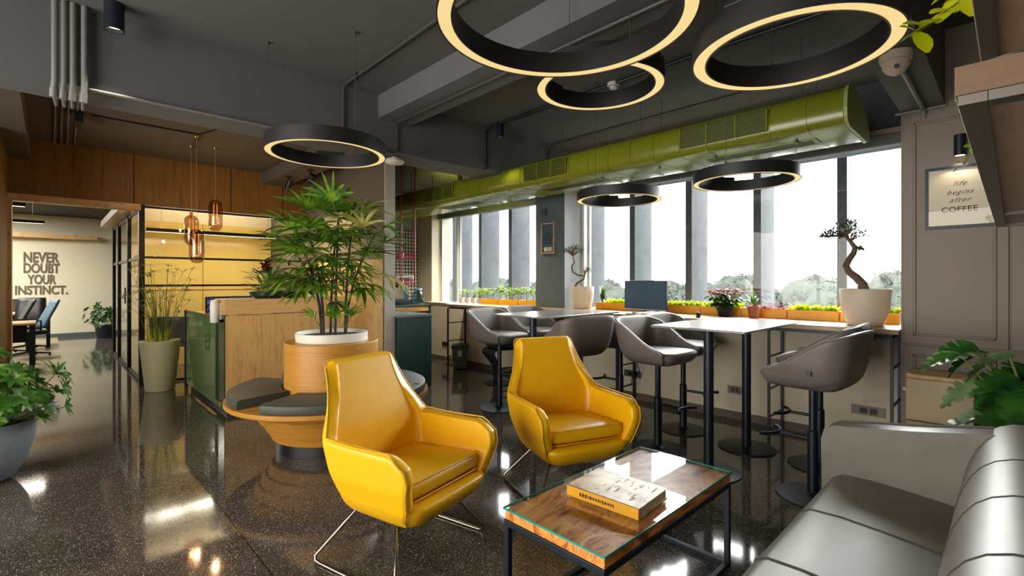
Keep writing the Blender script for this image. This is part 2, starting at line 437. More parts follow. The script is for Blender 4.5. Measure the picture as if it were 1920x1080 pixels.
# beams
struct('beam_main', MB().box(-3.0, 5.25, 4.15, 4.55, 2.60, CZ+.1), M_BEAM, smooth=False)
struct('beam_centre', MB().box(2.24, 2.58, YR, 4.15, 2.885, CZ+.05), M_BEAM, smooth=False)
struct('beam_corner', MB().box(2.6, 4.5, .33, .57, 2.58, CZ+.05), M_BEAM, smooth=False)
struct('beam_reception', MB().box(2.30, 2.62, 4.55, YB, 2.80, CZB+.05), M_CEIL_BACK, smooth=False)
struct('beam_left', MB().box(-.62, -.15, 4.55, YB, 2.74, CZB+.05), M_CEIL_BACK, smooth=False)

# walls
struct('wall_sofa_side', MB().box(-3.0, 5.4, YR-.12, YR, 0, CZ), M_TAUPE, smooth=False)
wl = MB().box(-3.1, -3.0, YR, -.2, 0, CZ).box(-3.1, -3.0, 5.0, 16, 0, CZ).box(-3.1, -3.0, -.2, 5.0, 0, .1).box(-3.1, -3.0, -.2, 5.0, 2.7, CZ)  # wall left open for the added fill window
struct('wall_rear', wl, M_CREAM, smooth=False)
struct('wall_left', MB().box(-3.0, -.33, 6.3, 6.42, 0, CZB).box(-.45, -.33, 6.42, YB, 0, CZB), M_TEAK, smooth=False)
# wall above and beside the opening to the office (warm wood)
wd = struct('wall_reception', MB().box(-.33, 2.93, YB, YB+.08, 2.335, CZB), M_TEAK, smooth=False)
for xj in (.79, 1.89, 2.6):
    struct('panel_joint', MB().box(xj-.006, xj+.006, YB-.003, YB+.001, 2.335, CZB), paint('panel_gap', (40, 22, 8), .8), wd, smooth=False)
struct('door_1', MB().box(-.345, -.295, YB-.02, YB+.14, 0, 2.34).box(-.295, .86, YB-.02, YB+.14, 2.26, 2.34), M_JAMB, bevel=.004, smooth=False)
# wood soffit over the corridor glass
struct('trim_1', MB().box(.70, .87, YB+.1, 11.7, 2.34, 2.45).box(-3.0, .87, YFAR-.25, YFAR-.05, 2.36, 2.46), M_JAMB, smooth=False)
struct('wall_office_end', MB().box(-3.0, 4.8, YFAR, YFAR+.12, 0, 2.95), paint('off_white_office_wall', (214, 210, 190), .75, var=.02), smooth=False)
struct('baseboard_office', MB().box(-3.0, .87, YFAR-.015, YFAR, 0, .09), M_SLATE, smooth=False)
struct('wall_office_left', MB().box(-3.1, -3.0, YB, 16, 0, 3.0), M_CREAM, smooth=False)
# partition between reception and pantry
pt = struct('wall_partition', MB().box(2.93, 3.055, 5.26, YB+2.0, 0, CZB), paint('brown_taupe_partition', (92, 84, 72), .6, var=.05), smooth=False)
M_CORK = wood('cork_wood_tile', [(150, 122, 80), (176, 146, 100), (184, 154, 108), (166, 136, 92)], (9, 9, 9), rough=.5, dist=.3)
for y0, y1 in ((5.30, 6.0), (6.006, 6.9), (6.906, 7.78)):
    for z0, z1 in ((.1, 1.18), (1.186, 1.62)):
        struct('panel_tile', MB().box(2.922, 2.931, y0, y1, z0, z1), M_CORK, pt, bevel=.002, smooth=False)
struct('panel_edge', MB().box(2.925, 3.06, 5.245, 5.262, 0, CZB), paint('light_grey_edge_strip', (176, 172, 162), .6), pt, smooth=False)
struct('wall_pantry', MB().box(3.055, 5.3, YB, YB+.1, 0, CZB), paint('grey_green_pantry_wall', (142, 146, 138), .7), smooth=False)

def pattern_tile():
    m, nt, b = newmat('black_white_diamond_tile')
    v = coords(nt, (22, 22, 22), (0, radians(45), 0))
    ch = N(nt, 'ShaderNodeTexChecker'); ch.inputs['Scale'].default_value = 1.0
    ch.inputs['Color1'].default_value = (*S((70, 74, 70)), 1); ch.inputs['Color2'].default_value = (*S((214, 212, 200)), 1)
    nt.links.new(v, ch.inputs['Vector']); nt.links.new(ch.outputs['Color'], b.inputs['Base Color']); b.inputs['Roughness'].default_value = .3
    return m
M_PATT = pattern_tile()
tp = struct('trim_2', MB().box(3.06, 5.16, YB-.012, YB, 1.0, 2.3), M_PATT, smooth=False)

# window wall: knee wall, lintel, piers
M_LINT = M_SLATE
ww = struct('wall_window_side', MB().box(XW, 5.4, .57, 4.06, 0, .955).box(XW, 5.4, 4.57, YB, 0, .94), M_KNEE, smooth=False)
struct('wall_window_lintel', MB().box(XG, 5.42, .3, YB, 2.52, CZ+.1), paint('dark_slate_lintel', (74, 78, 88), .8), smooth=False)
pier = MB().use(paint('blue_grey_pier_face', (86, 98, 102), .65)).box(XW, 4.86, 4.06, 4.57, 0, 2.62)
pier.use(paint('light_grey_reveal', (172, 176, 182), .8)).box(4.86, 5.42, 4.06, 4.57, 0, 2.62)
struct('wall_pier', pier, None, smooth=False)
struct('wall_window_end', MB().box(5.02, 5.42, 7.32, YB, .9, 2.62), M_CREAM, smooth=False)
struct('trim_3', MB().box(5.19, XG+.02, .3, 4.06, 2.60, 2.66), M_WALNUT, smooth=False)
struct('baseboard_window_side', MB().box(XW-.012, XW, .57, YB, 0, .075), paint('brown_skirting', (96, 86, 76), .6), smooth=False)

# right-hand wall: tall painted cabinet doors
wr = struct('wall_right', MB().box(4.5, 5.42, YR, .57, 0, CZ), M_TAUPE, smooth=False)
def moulding(y0, y1, z0, z1, par):
    mb = MB(); w_ = .016
    for a, b, c, d in ((y0, y1, z0, z0+w_), (y0, y1, z1-w_, z1), (y0, y0+w_, z0, z1), (y1-w_, y1, z0, z1)):
        mb.box(4.488, 4.5, a, b, c, d)
    struct('moulding', mb, M_TAUPE, par, bevel=.005, smooth=False)
for y0, y1 in ((.02, .555), (-.415, .008)):
    for z0, z1 in ((.06, .885), (.90, 2.54)):
        leaf = struct('cupboard_door', MB().box(4.482, 4.498, y0, y1, z0, z1), M_TAUPE, wr, bevel=.003, smooth=False)
        w_ = .018; a0, a1, b0, b1 = y0+.055, y1-.055, z0+.06, z1-.06
        mb = MB()
        for a, b, c, d in ((a0, a1, b0, b0+w_), (a0, a1, b1-w_, b1), (a0, a0+w_, b0, b1), (a1-w_, a1, b0, b1)):
            mb.box(4.470, 4.484, a, b, c, d)
        struct('door_moulding', mb, M_TAUPE, leaf, bevel=.005, smooth=False)

# windows -------------------------------------------------------------
def window(name, y0, y1, z0, z1, mull, thick=.035):
    mb = MB(); t = thick
    mb.box(XG-.03, XG+.03, y0, y1, z0, z0+t).box(XG-.03, XG+.03, y0, y1, z1-t, z1)
    mb.box(XG-.03, XG+.03, y0, y0+t, z0+t, z1-t).box(XG-.03, XG+.03, y1-t, y1, z0+t, z1-t)
    for m_ in mull: mb.box(XG-.025, XG+.025, m_-.02, m_+.02, z0+t, z1-t)
    o = struct(name, mb, M_WHITEF, bevel=.004, smooth=False)
    struct('window_glass', MB().box(XG+.002, XG+.006, y0+.01, y1-.01, z0+.01, z1-.01), M_GLASS, o, smooth=False)
    mb = MB().box(XG-.13, XG-.03, y0+.02, y1-.02, z1-.10, z1)
    struct('blind_cassette', mb, paint('blue_grey_blind', (104, 112, 120), .5), o, bevel=.01, smooth=False)
    return o
window('window_1', .44, 4.06, .97, 2.60, [3.96])
window('window_2', 4.57, 7.32, .94, 2.57, [6.78, 6.84])
fill_window = MB().box(-3.06, -3.02, -.2, 5.0, .1, .15).box(-3.06, -3.02, -.2, 5.0, 2.65, 2.7).box(-3.06, -3.02, 1.47, 1.53, .15, 2.65).box(-3.06, -3.02, 3.27, 3.33, .15, 2.65)  # added unseen window, sized to let in fill light from behind
wrr = struct('added_fill_window', fill_window, M_WHITEF, smooth=False)
struct('window_glass', MB().box(-3.042, -3.038, -.19, 4.99, .12, 2.68), pane_glass('fill_window_glass', (.72, .70, .67), .8), wrr, smooth=False)  # tint sets how much fill the added window lets in

# glass partition to the meeting room
gp = MB()
for z in (.02, 1.29, 1.66, 2.315): gp.box(.87, 2.93, YB+.02, YB+.05, z-.014, z+.014)
gp.box(.84, .90, YB-.01, YB+.07, 0, 2.34)
gw = struct('wall_meeting_room', gp, M_BLACK, smooth=False)
for a, b in ((.90, 1.285), (1.29, 1.93), (1.935, 2.92)):
    struct('glass_pane', MB().box(a, b, YB+.033, YB+.037, .03, 2.31), M_GLASS_IN, gw, smooth=False)
# corridor glass wall
cg = MB()
for y in (8.0, 9.3, 10.7, 11.6): cg.box(.86, .91, y-.03, y+.03, 0, 2.34)
for z in (.03, 1.66, 2.31): cg.box(.87, .90, 8.0, 11.6, z-.02, z+.02)
cw = struct('wall_corridor_glass', cg, M_BLACK, smooth=False)
for a, b in ((8.03, 9.27), (9.33, 10.67), (10.73, 11.57)):
    struct('glass_pane', MB().box(.883, .887, a, b, .05, 2.29), M_GLASS_IN, cw, smooth=False)
struct('door_handle', MB().box(.845, .86, 9.46, 9.52, 1.0, 1.25), M_BLACK, cw, bevel=.004, smooth=False)
# meeting room back wall in yellow glass
struct('wall_side_office', MB().box(3.06, 3.2, 9.8, 15.9, 0, 2.95).box(.92, 3.2, 9.5, 9.6, 0, 2.95), M_CREAM, smooth=False)
yw = struct('wall_yellow', MB().box(.92, 2.93, 9.4, 9.5, 0, 2.30), M_YELLOWG, smooth=False)
struct('yellow_joint', MB().box(.92, 2.93, 9.393, 9.401, 1.20, 1.212).box(1.86, 1.868, 9.393, 9.401, 0, 2.3), paint('yellow_joint_line', (150, 110, 30), .6), yw, smooth=False)  # dark lines along the panel joints
struct('wall_white_band', MB().box(.92, 2.93, 9.39, 9.5, 2.30, 2.62), paint('white_band', (220, 205, 170), .7), smooth=False)

# lettering on the office end wall
M_LET = paint('grey_brown_lettering', (98, 88, 74), .6)
lt = bpy.data.objects.new('wall_lettering', None); COL.objects.link(lt)
tag(lt, 'large grey-brown capitals NEVER DOUBT YOUR INSTINCT. on the white end wall', 'lettering')
for txt, a, b, t0, t1 in (('NEVER', 44, 111, 474, 492), ('DOUBT', 44, 112, 494, 512), ('YOUR', 51, 105, 515, 533), ('INSTINCT.', 28, 127, 535, 553)):
    pa = atY(a, t1, YFAR); pb = atY(b, t0, YFAR)
    o = text_mesh('word', txt, 1.0, M_LET, lt, Matrix.Identity(4), .004, off=.032)
    xs = [v.co.x for v in o.data.vertices]; ys = [v.co.y for v in o.data.vertices]
    sx = (pb.x-pa.x)/(max(xs)-min(xs)); sy = (pb.z-pa.z)/(max(ys)-min(ys))
    o.data.transform(Matrix.Translation((pa.x-min(xs)*sx, YFAR-.008, pa.z-min(ys)*sy)) @ Matrix.Rotation(pi/2, 4, 'X') @ Matrix.Diagonal((sx, sy, 1, 1)))

# ------------------------------------------------------------------ outside: fins, trees, a far spire
for k in range(-1, 9):
    y = 1.18+.77*k
    if y > 8: break
    ordn = ['hidden', 'rightmost', 'second from the right', 'third from the right', 'fourth from the right', 'fifth from the right', 'sixth from the right', 'seventh from the right', 'eighth from the right', 'ninth from the right'][k+1]
    if k == -1: continue
    t = thing('concrete_fin', 'vertical grey concrete sun fin outside the windows, %s' % ordn, 'fin', (5.5, y, 0), group='sun fins outside the windows')
    MB().box(.006, .43, -.075, 0, -1.0, 4.0).build('fin_slab', M_CONC, t, smooth=False)
    MB().box(0, .006, -.078, .003, -1.0, 4.0).build('fin_edge', M_CONC_D, t, smooth=False)
struct('ground_outside', MB().box(8, 260, -120, 200, -9.2, -9), M_FIELD, smooth=False)
rnd = random.Random(3)
tree_spots = [(44, -4+8.4*k) for k in range(8)] + [(54, .5+6.9*k) for k in range(9)] + [(66, -3+5.6*k) for k in range(12)]
for i, (d, dg) in enumerate(tree_spots):
    th = radians(dg+rnd.uniform(-.3, .3)); x, y = d*cos(th), d*sin(th)
    px = 960+F_PX*(x*sin(AZ)-y*cos(AZ))/(x*cos(AZ)+y*sin(AZ)); dep = x*cos(AZ)+y*sin(AZ)
    top = EYE + (17 + (9 if px > 1600 else 0) + (5 if 1440 < px < 1500 else 0) - (8 if px < 1330 else 0) + rnd.uniform(-4, 4))*dep/F_PX
    R_ = 4.1
    mb = MB(); mb.blob((0, 0, 5.5), R_*.88, R_*.88, (top+9-5.5)*.88, i, .07, 14, 22, 4)
    rr = random.Random(i)
    mb.v = [(a*(1+rr.uniform(-.02, .02)), b*(1+rr.uniform(-.02, .02)), c+rr.uniform(-.10, .10)) for a, b, c in mb.v]
    Hc = (top+9)-5.5; nodes = []
    for _ in range(34):
        a = rr.uniform(0, 6.28); e = math.asin(rr.uniform(-.2, 1)); nodes.append((R_*.82*cos(a)*cos(e), R_*.82*sin(a)*cos(e), 5.5+Hc*.84*sin(e), rr.uniform(.5, .95)))
    for nx, ny, nz, nr in nodes:
        for _ in range(85):
            a = rr.uniform(0, 6.28); e = math.asin(rr.uniform(-1, 1)); q_ = nr*rr.uniform(.7, 1.15)
            c_ = Vector((nx+q_*1.3*cos(a)*cos(e), ny+q_*1.3*sin(a)*cos(e), nz+q_*.8*sin(e)))
            u_ = Vector((rr.uniform(-1, 1), rr.uniform(-1, 1), rr.uniform(-1, 1))).normalized(); w2 = u_.orthogonal().normalized(); k_ = rr.uniform(.10, .22)
            mb.add([c_-u_*k_, c_+w2*k_*.6, c_+u_*k_, c_-w2*k_*.6], [(0, 1, 2, 3)])
    t = thing('tree', 'hazy pale green tree in the distant treeline beyond the windows', 'tree', (x, y, -9), group='distant hazy trees')
    mb.build('crown', M_TREE, t, ang=180)
    MB().tube([(0, 0, 0), (0, 0, 3.5)], [.35, .25], 8).build('trunk', M_BARK, t)
p = Vector((90, 41.5, -9))
rr_ = ray(1368, 515); tt = 110; p = Vector((rr_[0]*tt, rr_[1]*tt, -9))
sp = MB(); z = 0
for k, (r_, h_) in enumerate(((4.2, 8), (3.2, 1.6), (2.5, 1.5), (1.8, 1.3), (1.1, 1.2), (.5, 1.6))):
    sp.box(-r_*.6, r_*.6, -r_*.6, r_*.6, z, z+h_); z += h_
o = sp.build('temple_tower', paint('hazy_stone', (170, 168, 162), .9), smooth=False, loc=p)
tag(o, 'faint stepped tower rising above the far treeline', 'tower')

# ================================================================== RING LAMPS
def ring_lamp(label, c, z, R, wid=.062, h=.10, zc=CZ, cab=3, a0=.4, spots=None):
    t = thing('ring_pendant_lamp', label, 'ceiling lamp', (c[0], c[1], z), 0, 'ring pendant lamps')
    MB().lathe([(R, .0), (R, h), (R-wid, h), (R-wid, 0), (R-wid+.006, 0), (R-wid+.006, h-.03), (R-.006, h-.03), (R-.006, 0)], n=96, closed=True).build('lamp_housing', M_LAMPBODY, t)
    MB().lathe([(R-wid+.006, .004), (R-.006, .004), (R-.006, .012), (R-wid+.006, .012)], n=96, closed=True).build('light_diffuser', M_RING, t)
    for k, (a, zc) in enumerate(spots or [(a0+2*pi*k/cab, zc) for k in range(cab)]):
        x, y = (R-wid/2)*cos(a), (R-wid/2)*sin(a)
        cb = MB().cyl((x, y, h), (x, y, zc-z-.004), .0022, 6).build('suspension_cable', M_STEELBAR, t)
        MB().cyl((x, y, zc-z-.02), (x, y, zc-z-.001), .012, 10).build('ceiling_fitting', M_STEELBAR, cb); MB().cyl((x, y, h), (x, y, h+.02), .008, 8).build('cable_grip', M_STEELBAR, cb)
    a = a0+.5; x, y = (R-wid/2)*cos(a), (R-wid/2)*sin(a)
    Mx = Matrix.Translation((x, y, h)) @ Matrix.Rotation(a+pi/2, 4, 'Z')
    MB().box(-.11, .11, -.025, .025, 0, .03, Mx).build('driver_box', M_LAMPBODY, t, bevel=.004, smooth=False)
    return t
ring_lamp('largest black ring lamp above the coffee table, cut by the photo top', (1.52, 1.27), 2.40, .52, .064, .10, a0=2.1)
ring_lamp('small black ring lamp close to the ceiling, seen just under the largest ring', (2.56, 1.85), 2.59, .405, .062, .11, a0=1.2)
ring_lamp('bronze-sheened ring lamp at upper right in front of the green duct', (2.25, .65), 2.30, .388, .060, .10, a0=2.6)
ring_lamp('black ring lamp hanging over the palm bench on the left', (1.52, 3.60), 2.30, .43, .055, .10, a0=.6)
ring_lamp('small ring lamp below the duct beside the dark wall pier', (3.85, 2.56), 2.10, .39, .05, .085, spots=[(pi/3, 2.394), (-pi/3, 2.394), (pi, CZ)])
ring_lamp('ring lamp hanging before the wide window over the nearer high table', (3.83, 1.42), 2.10, .375, .05, .085, spots=[(pi/3, 2.394), (-pi/3, 2.394), (pi, CZ)])

# ================================================================== GREEN AIR DUCT
dz0 = 2.40
prof = [(3.803, dz0+.04), (3.795, dz0+.10), (3.80, dz0+.16), (3.815, dz0+.205), (3.845, dz0+.245), (3.89, dz0+.268), (4.05, dz0+.265), (4.20, dz0+.23), (4.36, dz0+.17), (4.47, dz0+.07), (4.46, dz0+.01), (4.40, dz0-.005), (3.86, dz0-.005), (3.82, dz0+.012)]
duct = thing('air_duct', 'long olive-green air conditioning duct running above the windows', 'duct')
def duct_section(y0, y1, k=0.0):
    cx, cz = 4.07, dz0+.12
    P = [(cx+(x-cx)*(1+k), y, cz+(z-cz)*(1+k)) for y in (y0, y1) for x, z in prof]
    n = len(prof)
    return MB().add(P, [(i, n+i, n+(i+1) % n, (i+1) % n) for i in range(n)] + [tuple(range(n-1, -1, -1)), tuple(range(n, 2*n))])
b = duct_section(.78, 7.75).build('duct_body', M_GREEN, duct, ang=45)
duct_section(.755, .78, .05).build('end_cap', paint('pale_green_cap', (150, 168, 96), .4), duct, bevel=.004, smooth=False)
y = 1.0; i = 0
sea = MB()
while y < 7.6:
    s = duct_section(y, y+.010, .02); sea.add(s.v, s.f); y += .235
o = sea.build('panel_seam', M_GREEN, duct, ang=25)
for ya, yb in ((1.25, 1.92), (3.15, 3.75), (5.05, 5.68)):
    g = MB().box(3.786, 3.802, ya, yb, dz0+.05, dz0+.205).build('side_grille', M_GREEN_D, duct, smooth=False)
    s = MB()
    for q in range(9): s.box(3.780, 3.788, ya, yb, dz0+.055+q*.0165, dz0+.0595+q*.0165)
    for q in range(4):
        yy = ya+(yb-ya)*q/3; s.box(3.777, 3.789, yy-.006, yy+.006, dz0+.05, dz0+.205)
    s.build('louvre', M_GREEN, g, smooth=False)
for ya, yb in ((1.0, 1.85), (2.9, 3.7), (4.9, 5.7)):
    g = MB().box(4.03, 4.20, ya, yb, dz0-.014, dz0-.004).build('bottom_diffuser', M_GREEN, duct, smooth=False)
    s = MB()
    for q in range(3): s.box(4.05+q*.05, 4.075+q*.05, ya+.03, yb-.03, dz0-.018, dz0-.012)
    s.build('diffuser_slot', M_GREEN_D, g, smooth=False)
for yy in (1.05, 2.35, 3.6, 4.9, 6.2):
    for xx in (3.88, 4.26):
        MB().cyl((xx, yy, dz0+.2), (xx, yy, CZ if yy < 4.15 else 2.97), .004, 6).build('hanger_rod', M_STEELBAR, duct)

# ================================================================== CEILING SERVICES
M_COND = paint('grey_conduit', (66, 68, 68), .45, var=.05)
M_CONDL = paint('light_grey_conduit', (122, 122, 122), .45, var=.04)
def conduit(pts, r, label, mat=M_COND, group=None, clips=0):
    o = MB().tube(pts, r, 8).build('conduit_pipe', mat); tag(o, label, 'conduit', group)
    return o
for k, px in enumerate((103, 120, 137, 158)):
    x = atY(px, 180, 4.12).x; e = 4.10
    t = thing('riser_pipe', 'thick grey riser pipe on the main beam, %s of four' % ('leftmost', 'second from left', 'third from left', 'rightmost')[k], 'pipe', (0, 0, 0), 0, 'four thick pipes on the main beam')
    MB().tube([(x, e, CZ-.003), (x, e, 2.60), (x-.006, e+.02, 2.50)], .0175, 12).build('pipe_run', M_CONDL, t)
    MB().cyl((x-.004, e+.01, 2.545), (x-.006, e+.02, 2.49), .022, 10).build('pipe_coupling', M_CONDL, t)
    x2 = x+.05+k*.004
    MB().tube([(x-.006, e+.02, 2.50), (x+.01, 4.6, 2.57), (x+.012, 4.62, CZB-.012), (x+.02+.012*k, YB-.05, CZB-.012)], .009, 8).build('thin_pipe', M_CONDL, t)
MB_ = MB().box(.18, .24, 6.1, 6.35, CZB-.12, CZB)
tag(MB_.build('junction_box', M_BLACK, bevel=.005, smooth=False), 'small black box on the warm-lit brown ceiling beside the four pipes', 'junction box')
conduit([(.19, 4.13, 2.585), (1.3, 4.13, 2.585), (1.95, 4.13, 2.585), (2.3, 4.13, 2.585)], .011, 'long grey conduit along the bottom edge of the main beam', M_CONDL)
conduit([(1.85, 1.2, CZ-.012), (1.86, 2.64, CZ-.012), (1.89, 4.11, CZ-.012), (1.89, 4.13, CZ-.05), (1.89, 4.13, 2.60)], .012, 'grey conduit across the ceiling left of the centre beam turning down the main beam')
conduit([(2.41, .60, 2.872), (2.41, 4.08, 2.872), (2.43, 4.13, 2.84), (2.43, 4.13, 2.62), (2.40, 4.13, 2.585), (2.30, 4.13, 2.585)], .013, 'grey conduit under the centre beam turning down the main beam')
conduit([(3.62, .6, CZ-.014), (3.58, 1.75, CZ-.014), (3.58, 4.08, CZ-.014), (3.56, 4.13, CZ-.05), (3.56, 4.13, 2.60)], .014, 'dark conduit across the ceiling above the small ring lamp', M_BLACK)
conduit([(4.62, .62, CZ-.012), (4.62, 4.08, CZ-.012), (4.60, 4.13, CZ-.05), (4.60, 4.13, 2.62)], .010, 'black conduit on the ceiling nearest the windows', M_BLACK)
conduit([(3.30, .44, 2.555), (4.47, .44, 2.565), (4.487, .44, 2.50)], .014, 'light grey conduit under the corner beam from the dome camera', M_CONDL)
conduit([(4.475, .32, 2.568), (4.475, .60, 2.568)], .010, 'short light conduit where the corner beam meets the right wall', M_CONDL)
conduit([(2.45, .62, CZ-.01), (2.95, .62, CZ-.01), (3.58, 1.72, CZ-.01)], .007, 'thin conduit slanting over the ceiling behind the bronze-sheened ring')
conduit([(.30, 6.2, CZB-.01), (1.20, 6.2, CZB-.01), (1.35, 5.6, CZB-.01), (1.9, 5.6, CZB-.01)], .008, 'thin dark conduit zigzagging over the reception ceiling', M_BLACK)
conduit([(1.20, 6.2, CZB-.01), (1.25, 6.9, CZB-.01)], .010, 'short conduit stub on the reception ceiling above the pendants', M_COND)

def downlight(label, x, y, zc, L=.16, r=.045, energy=40, spot=72, rx=0, ry=0):
    t = thing('cylinder_downlight', label, 'downlight', (x, y, zc-L), 0, 'black cylinder downlights')
    MB().lathe([(0, L), (r, L), (r, 0), (r-.006, 0), (r-.006, .03), (0, .03)], n=24).build('lamp_housing', M_NAVY, t, ang=35)
    MB().disc((0, 0, .028), r-.007, 20, False).build('lamp_lens', M_TUBE, t)
    lamp('downlight_beam', 'SPOT', (x, y, zc-L-.005), energy*LAMPS, (1, .86, .66), .035, (rx, ry, 0), spot)
    return t
downlight('black cylinder downlight at the ceiling beside the four pipes, upper left', .30, 3.93, CZ, .17, .052, 22)
downlight('black cylinder downlight by the dark conduit in the middle of the ceiling', 3.60, 3.93, CZ, .16, .04, 14)
downlight('short black downlight over the pantry opening', 4.45, 5.75, CZB, .15, .036, 150, 130)

def detector(label, x, y, z, r=.055):
    t = thing('smoke_detector', label, 'smoke detector', (x, y, z), 0)
    MB().lathe([(0, 0), (r*.95, 0), (r, -.012), (r*.9, -.03), (r*.62, -.034), (r*.55, -.05), (0, -.052)], n=28).build('detector_body', M_WHITE, t, ang=50)
    MB().lathe([(r*.6, -.028), (r*.8, -.033), (r*.75, -.036), (r*.55, -.032)], n=28, closed=True).build('sensor_slot', M_STEELBAR, t)
detector('white smoke detector seen through the small ring lamp', 3.60, 2.45, CZ)
detector('white smoke detector near the top edge inside the largest ring', 2.72, 1.72, CZ, .05)
t = thing('access_point', 'white round dome hanging below the end of the main beam', 'ceiling speaker', (2.52, 4.33, 2.60))
MB().lathe([(0, 0), (.03, 0), (.035, -.018), (.085, -.024), (.098, -.045), (.08, -.066), (0, -.072)], n=32).build('dome_shell', M_WHITE, t, ang=50)
t = thing('dome_camera', 'cream dome security camera under the corner beam', 'security camera', (3.30, .44, 2.58))
MB().lathe([(0, 0), (.072, 0), (.075, -.03), (.07, -.045), (0, -.046)], n=32).build('camera_base', M_WHITEPOT, t, ang=50)
MB().lathe([(.062, -.044), (.060, -.075), (.045, -.10), (.02, -.116), (0, -.12)], n=32).build('camera_dome', M_WHITEPOT, t, ang=60)
MB().cyl((-.045, -.01, -.085), (-.062, -.012, -.09), .012, 12).build('camera_lens', M_BLACK, t)

# ================================================================== COFFEE TABLE, BOOK
t = thing('coffee_table', 'low coffee table with figured brown wood top under glass on black steel frame', 'coffee table', (1.82, 1.168, 0))
HX, HY = .51, .243
MB().box(-HX+.004, HX-.004, -HY+.004, HY-.004, .402, .437).build('wooden_top', M_SHEESHAM, t, bevel=.003, smooth=False)
g = MB().box(-HX, HX, -HY, HY, .4395, .4485)
gl = g.build('glass_top', M_TABLEGLASS, t, smooth=False)
e = MB()
for a, b_, c, d in ((-HX-.001, HX+.001, -HY-.002, -HY), (-HX-.001, HX+.001, HY, HY+.002), (-HX-.002, -HX, -HY, HY), (HX, HX+.002, -HY, HY)):
    e.box(a, b_, c, d, .4400, .4485)
e.build('glass_edge', M_GLASSEDGE, gl, smooth=False)
f = MB(); s = .012
for sx in (-1, 1):
    f.box(sx*(HX-.012)-s, sx*(HX-.012)+s, -HY+.002, HY-.002, .376, .401)
    f.box(sx*(HX-.012)-s, sx*(HX-.012)+s, -HY+.002, HY-.002, 0.001, .024)
for sy in (-1, 1):
    f.box(-HX+.024, HX-.024, sy*(HY-.014)-s, sy*(HY-.014)+s, .376, .401)
for sy in (-1, 1): f.box(-HX+.024, HX-.024, sy*(HY-.014)-s, sy*(HY-.014)+s, 0.001, .024)
f.build('table_frame', M_NAVY, t, bevel=.002, smooth=False)
for sx in (-1, 1):
    for sy in (-1, 1):
        MB().box(sx*(HX-.012)-s, sx*(HX-.012)+s, sy*(HY-.014)-s, sy*(HY-.014)+s, .001, .376).build('leg', M_NAVY, t, bevel=.002, smooth=False)

bk = thing('book', 'thick hardback book with yellow spine lying on the glass coffee table', 'book', (1.715, 1.15, .449), radians(4))
def coverart():
    m, nt, b = newmat('faded_map_cover')
    n = N(nt, 'ShaderNodeTexNoise'); n.inputs['Scale'].default_value = 14; n.inputs['Detail'].default_value = 8
    nt.links.new(coords(nt), n.inputs['Vector'])
    nt.links.new(ramp(nt, n.outputs['Fac'], [(.35, S((128, 104, 66))), (.5, S((190, 166, 120))), (.68, S((222, 208, 176)))]), b.inputs['Base Color'])
    b.inputs['Roughness'].default_value = .34; return m
M_COVER = coverart(); M_SPINE = paint('yellow_cloth_spine', (214, 154, 22), .5)
bx, by = .125, .165
MB().box(-bx+.004, bx-.004, -by+.005, by-.005, .004, .038).build('page_block', paint('page_edges', (206, 196, 170), .8), bk, smooth=False)
cv = MB().box(-bx, bx, -by, by, .038, .042).box(-bx, bx, -by, by, 0, .004).build('cover', M_COVER, bk, smooth=False)
spn = MB().box(-bx-.003, -bx+.006, -by, by, 0, .042).build('spine', M_SPINE, bk, bevel=.001, smooth=False)
r_ = random.Random(5); mk = MB(); yy = .10
while yy > -.06:
    wd_ = r_.uniform(.004, .011); hh = r_.uniform(.009, .016)
    mk.box(-bx-.0038, -bx-.003, yy-wd_, yy, .021-hh/2, .021+hh/2); yy -= wd_+.004
mk.build('spine_lettering', paint('dark_lettering', (60, 46, 20), .7), spn, smooth=False)
mk = MB()
for q in range(26):
    x0, y0 = r_.uniform(-.09, .07), r_.uniform(-.14, .06); mk.box(x0, x0+r_.uniform(.01, .04), y0, y0+.004, .042, .0424)
mk.build('cover_print', paint('faded_print', (112, 108, 98), .6), cv, smooth=False)

# ================================================================== YELLOW LOUNGE CHAIRS
def lerp_tab(tab, z):
    if z <= tab[0][0]: return tab[0][1]
    for (a, va), (b, vb) in zip(tab, tab[1:]):
        if z <= b: return va+(vb-va)*(z-a)/(b-a)
    return tab[-1][1]
def smooth(t): t = max(0, min(1, t)); return t*t*(3-2*t)
def wrap_shell(W, B, Fr, zb, Hs, ns=56, nt=14, rc=.12, bow=0.0, S=None):
    """U-shaped upholstered shell opening to -y. Hs(s) top height; s in 0..1"""
    P = []; 
    for j in range(nt+1):
        row = []
        for s in (S or [i/ns for i in range(ns+1)]):
            z = zb+(Hs(s)-zb)*j/nt
            w_, b_, f_ = lerp_tab(W, z), lerp_tab(B, z), lerp_tab(Fr, z)
            r = min(lerp_tab(rc, z) if isinstance(rc, list) else rc, w_*.9)
            La = (b_-r)-f_; Lc = pi*r/2; Lb = 2*(w_-r); T = 2*La+2*Lc+Lb
            # equal share of s per part keeps columns aligned
            if s < .32: u = s/.32; x, y = w_, f_+La*u
            elif s < .42: a = (s-.32)/.10*pi/2; x, y = w_-r+r*cos(a), b_-r+r*sin(a)
            elif s <= .58: u = (s-.42)/.16; x, y = (w_-r)*(1-2*u), b_+bow*sin(pi*u)
            elif s < .68: a = pi/2+(s-.58)/.10*pi/2; x, y = -(w_-r)+r*cos(a), b_-r+r*sin(a)
            else: u = (s-.68)/.32; x, y = -w_, b_-r-La*u
            row.append(Vector((x, y, z)))
        P.append(row)
    return P
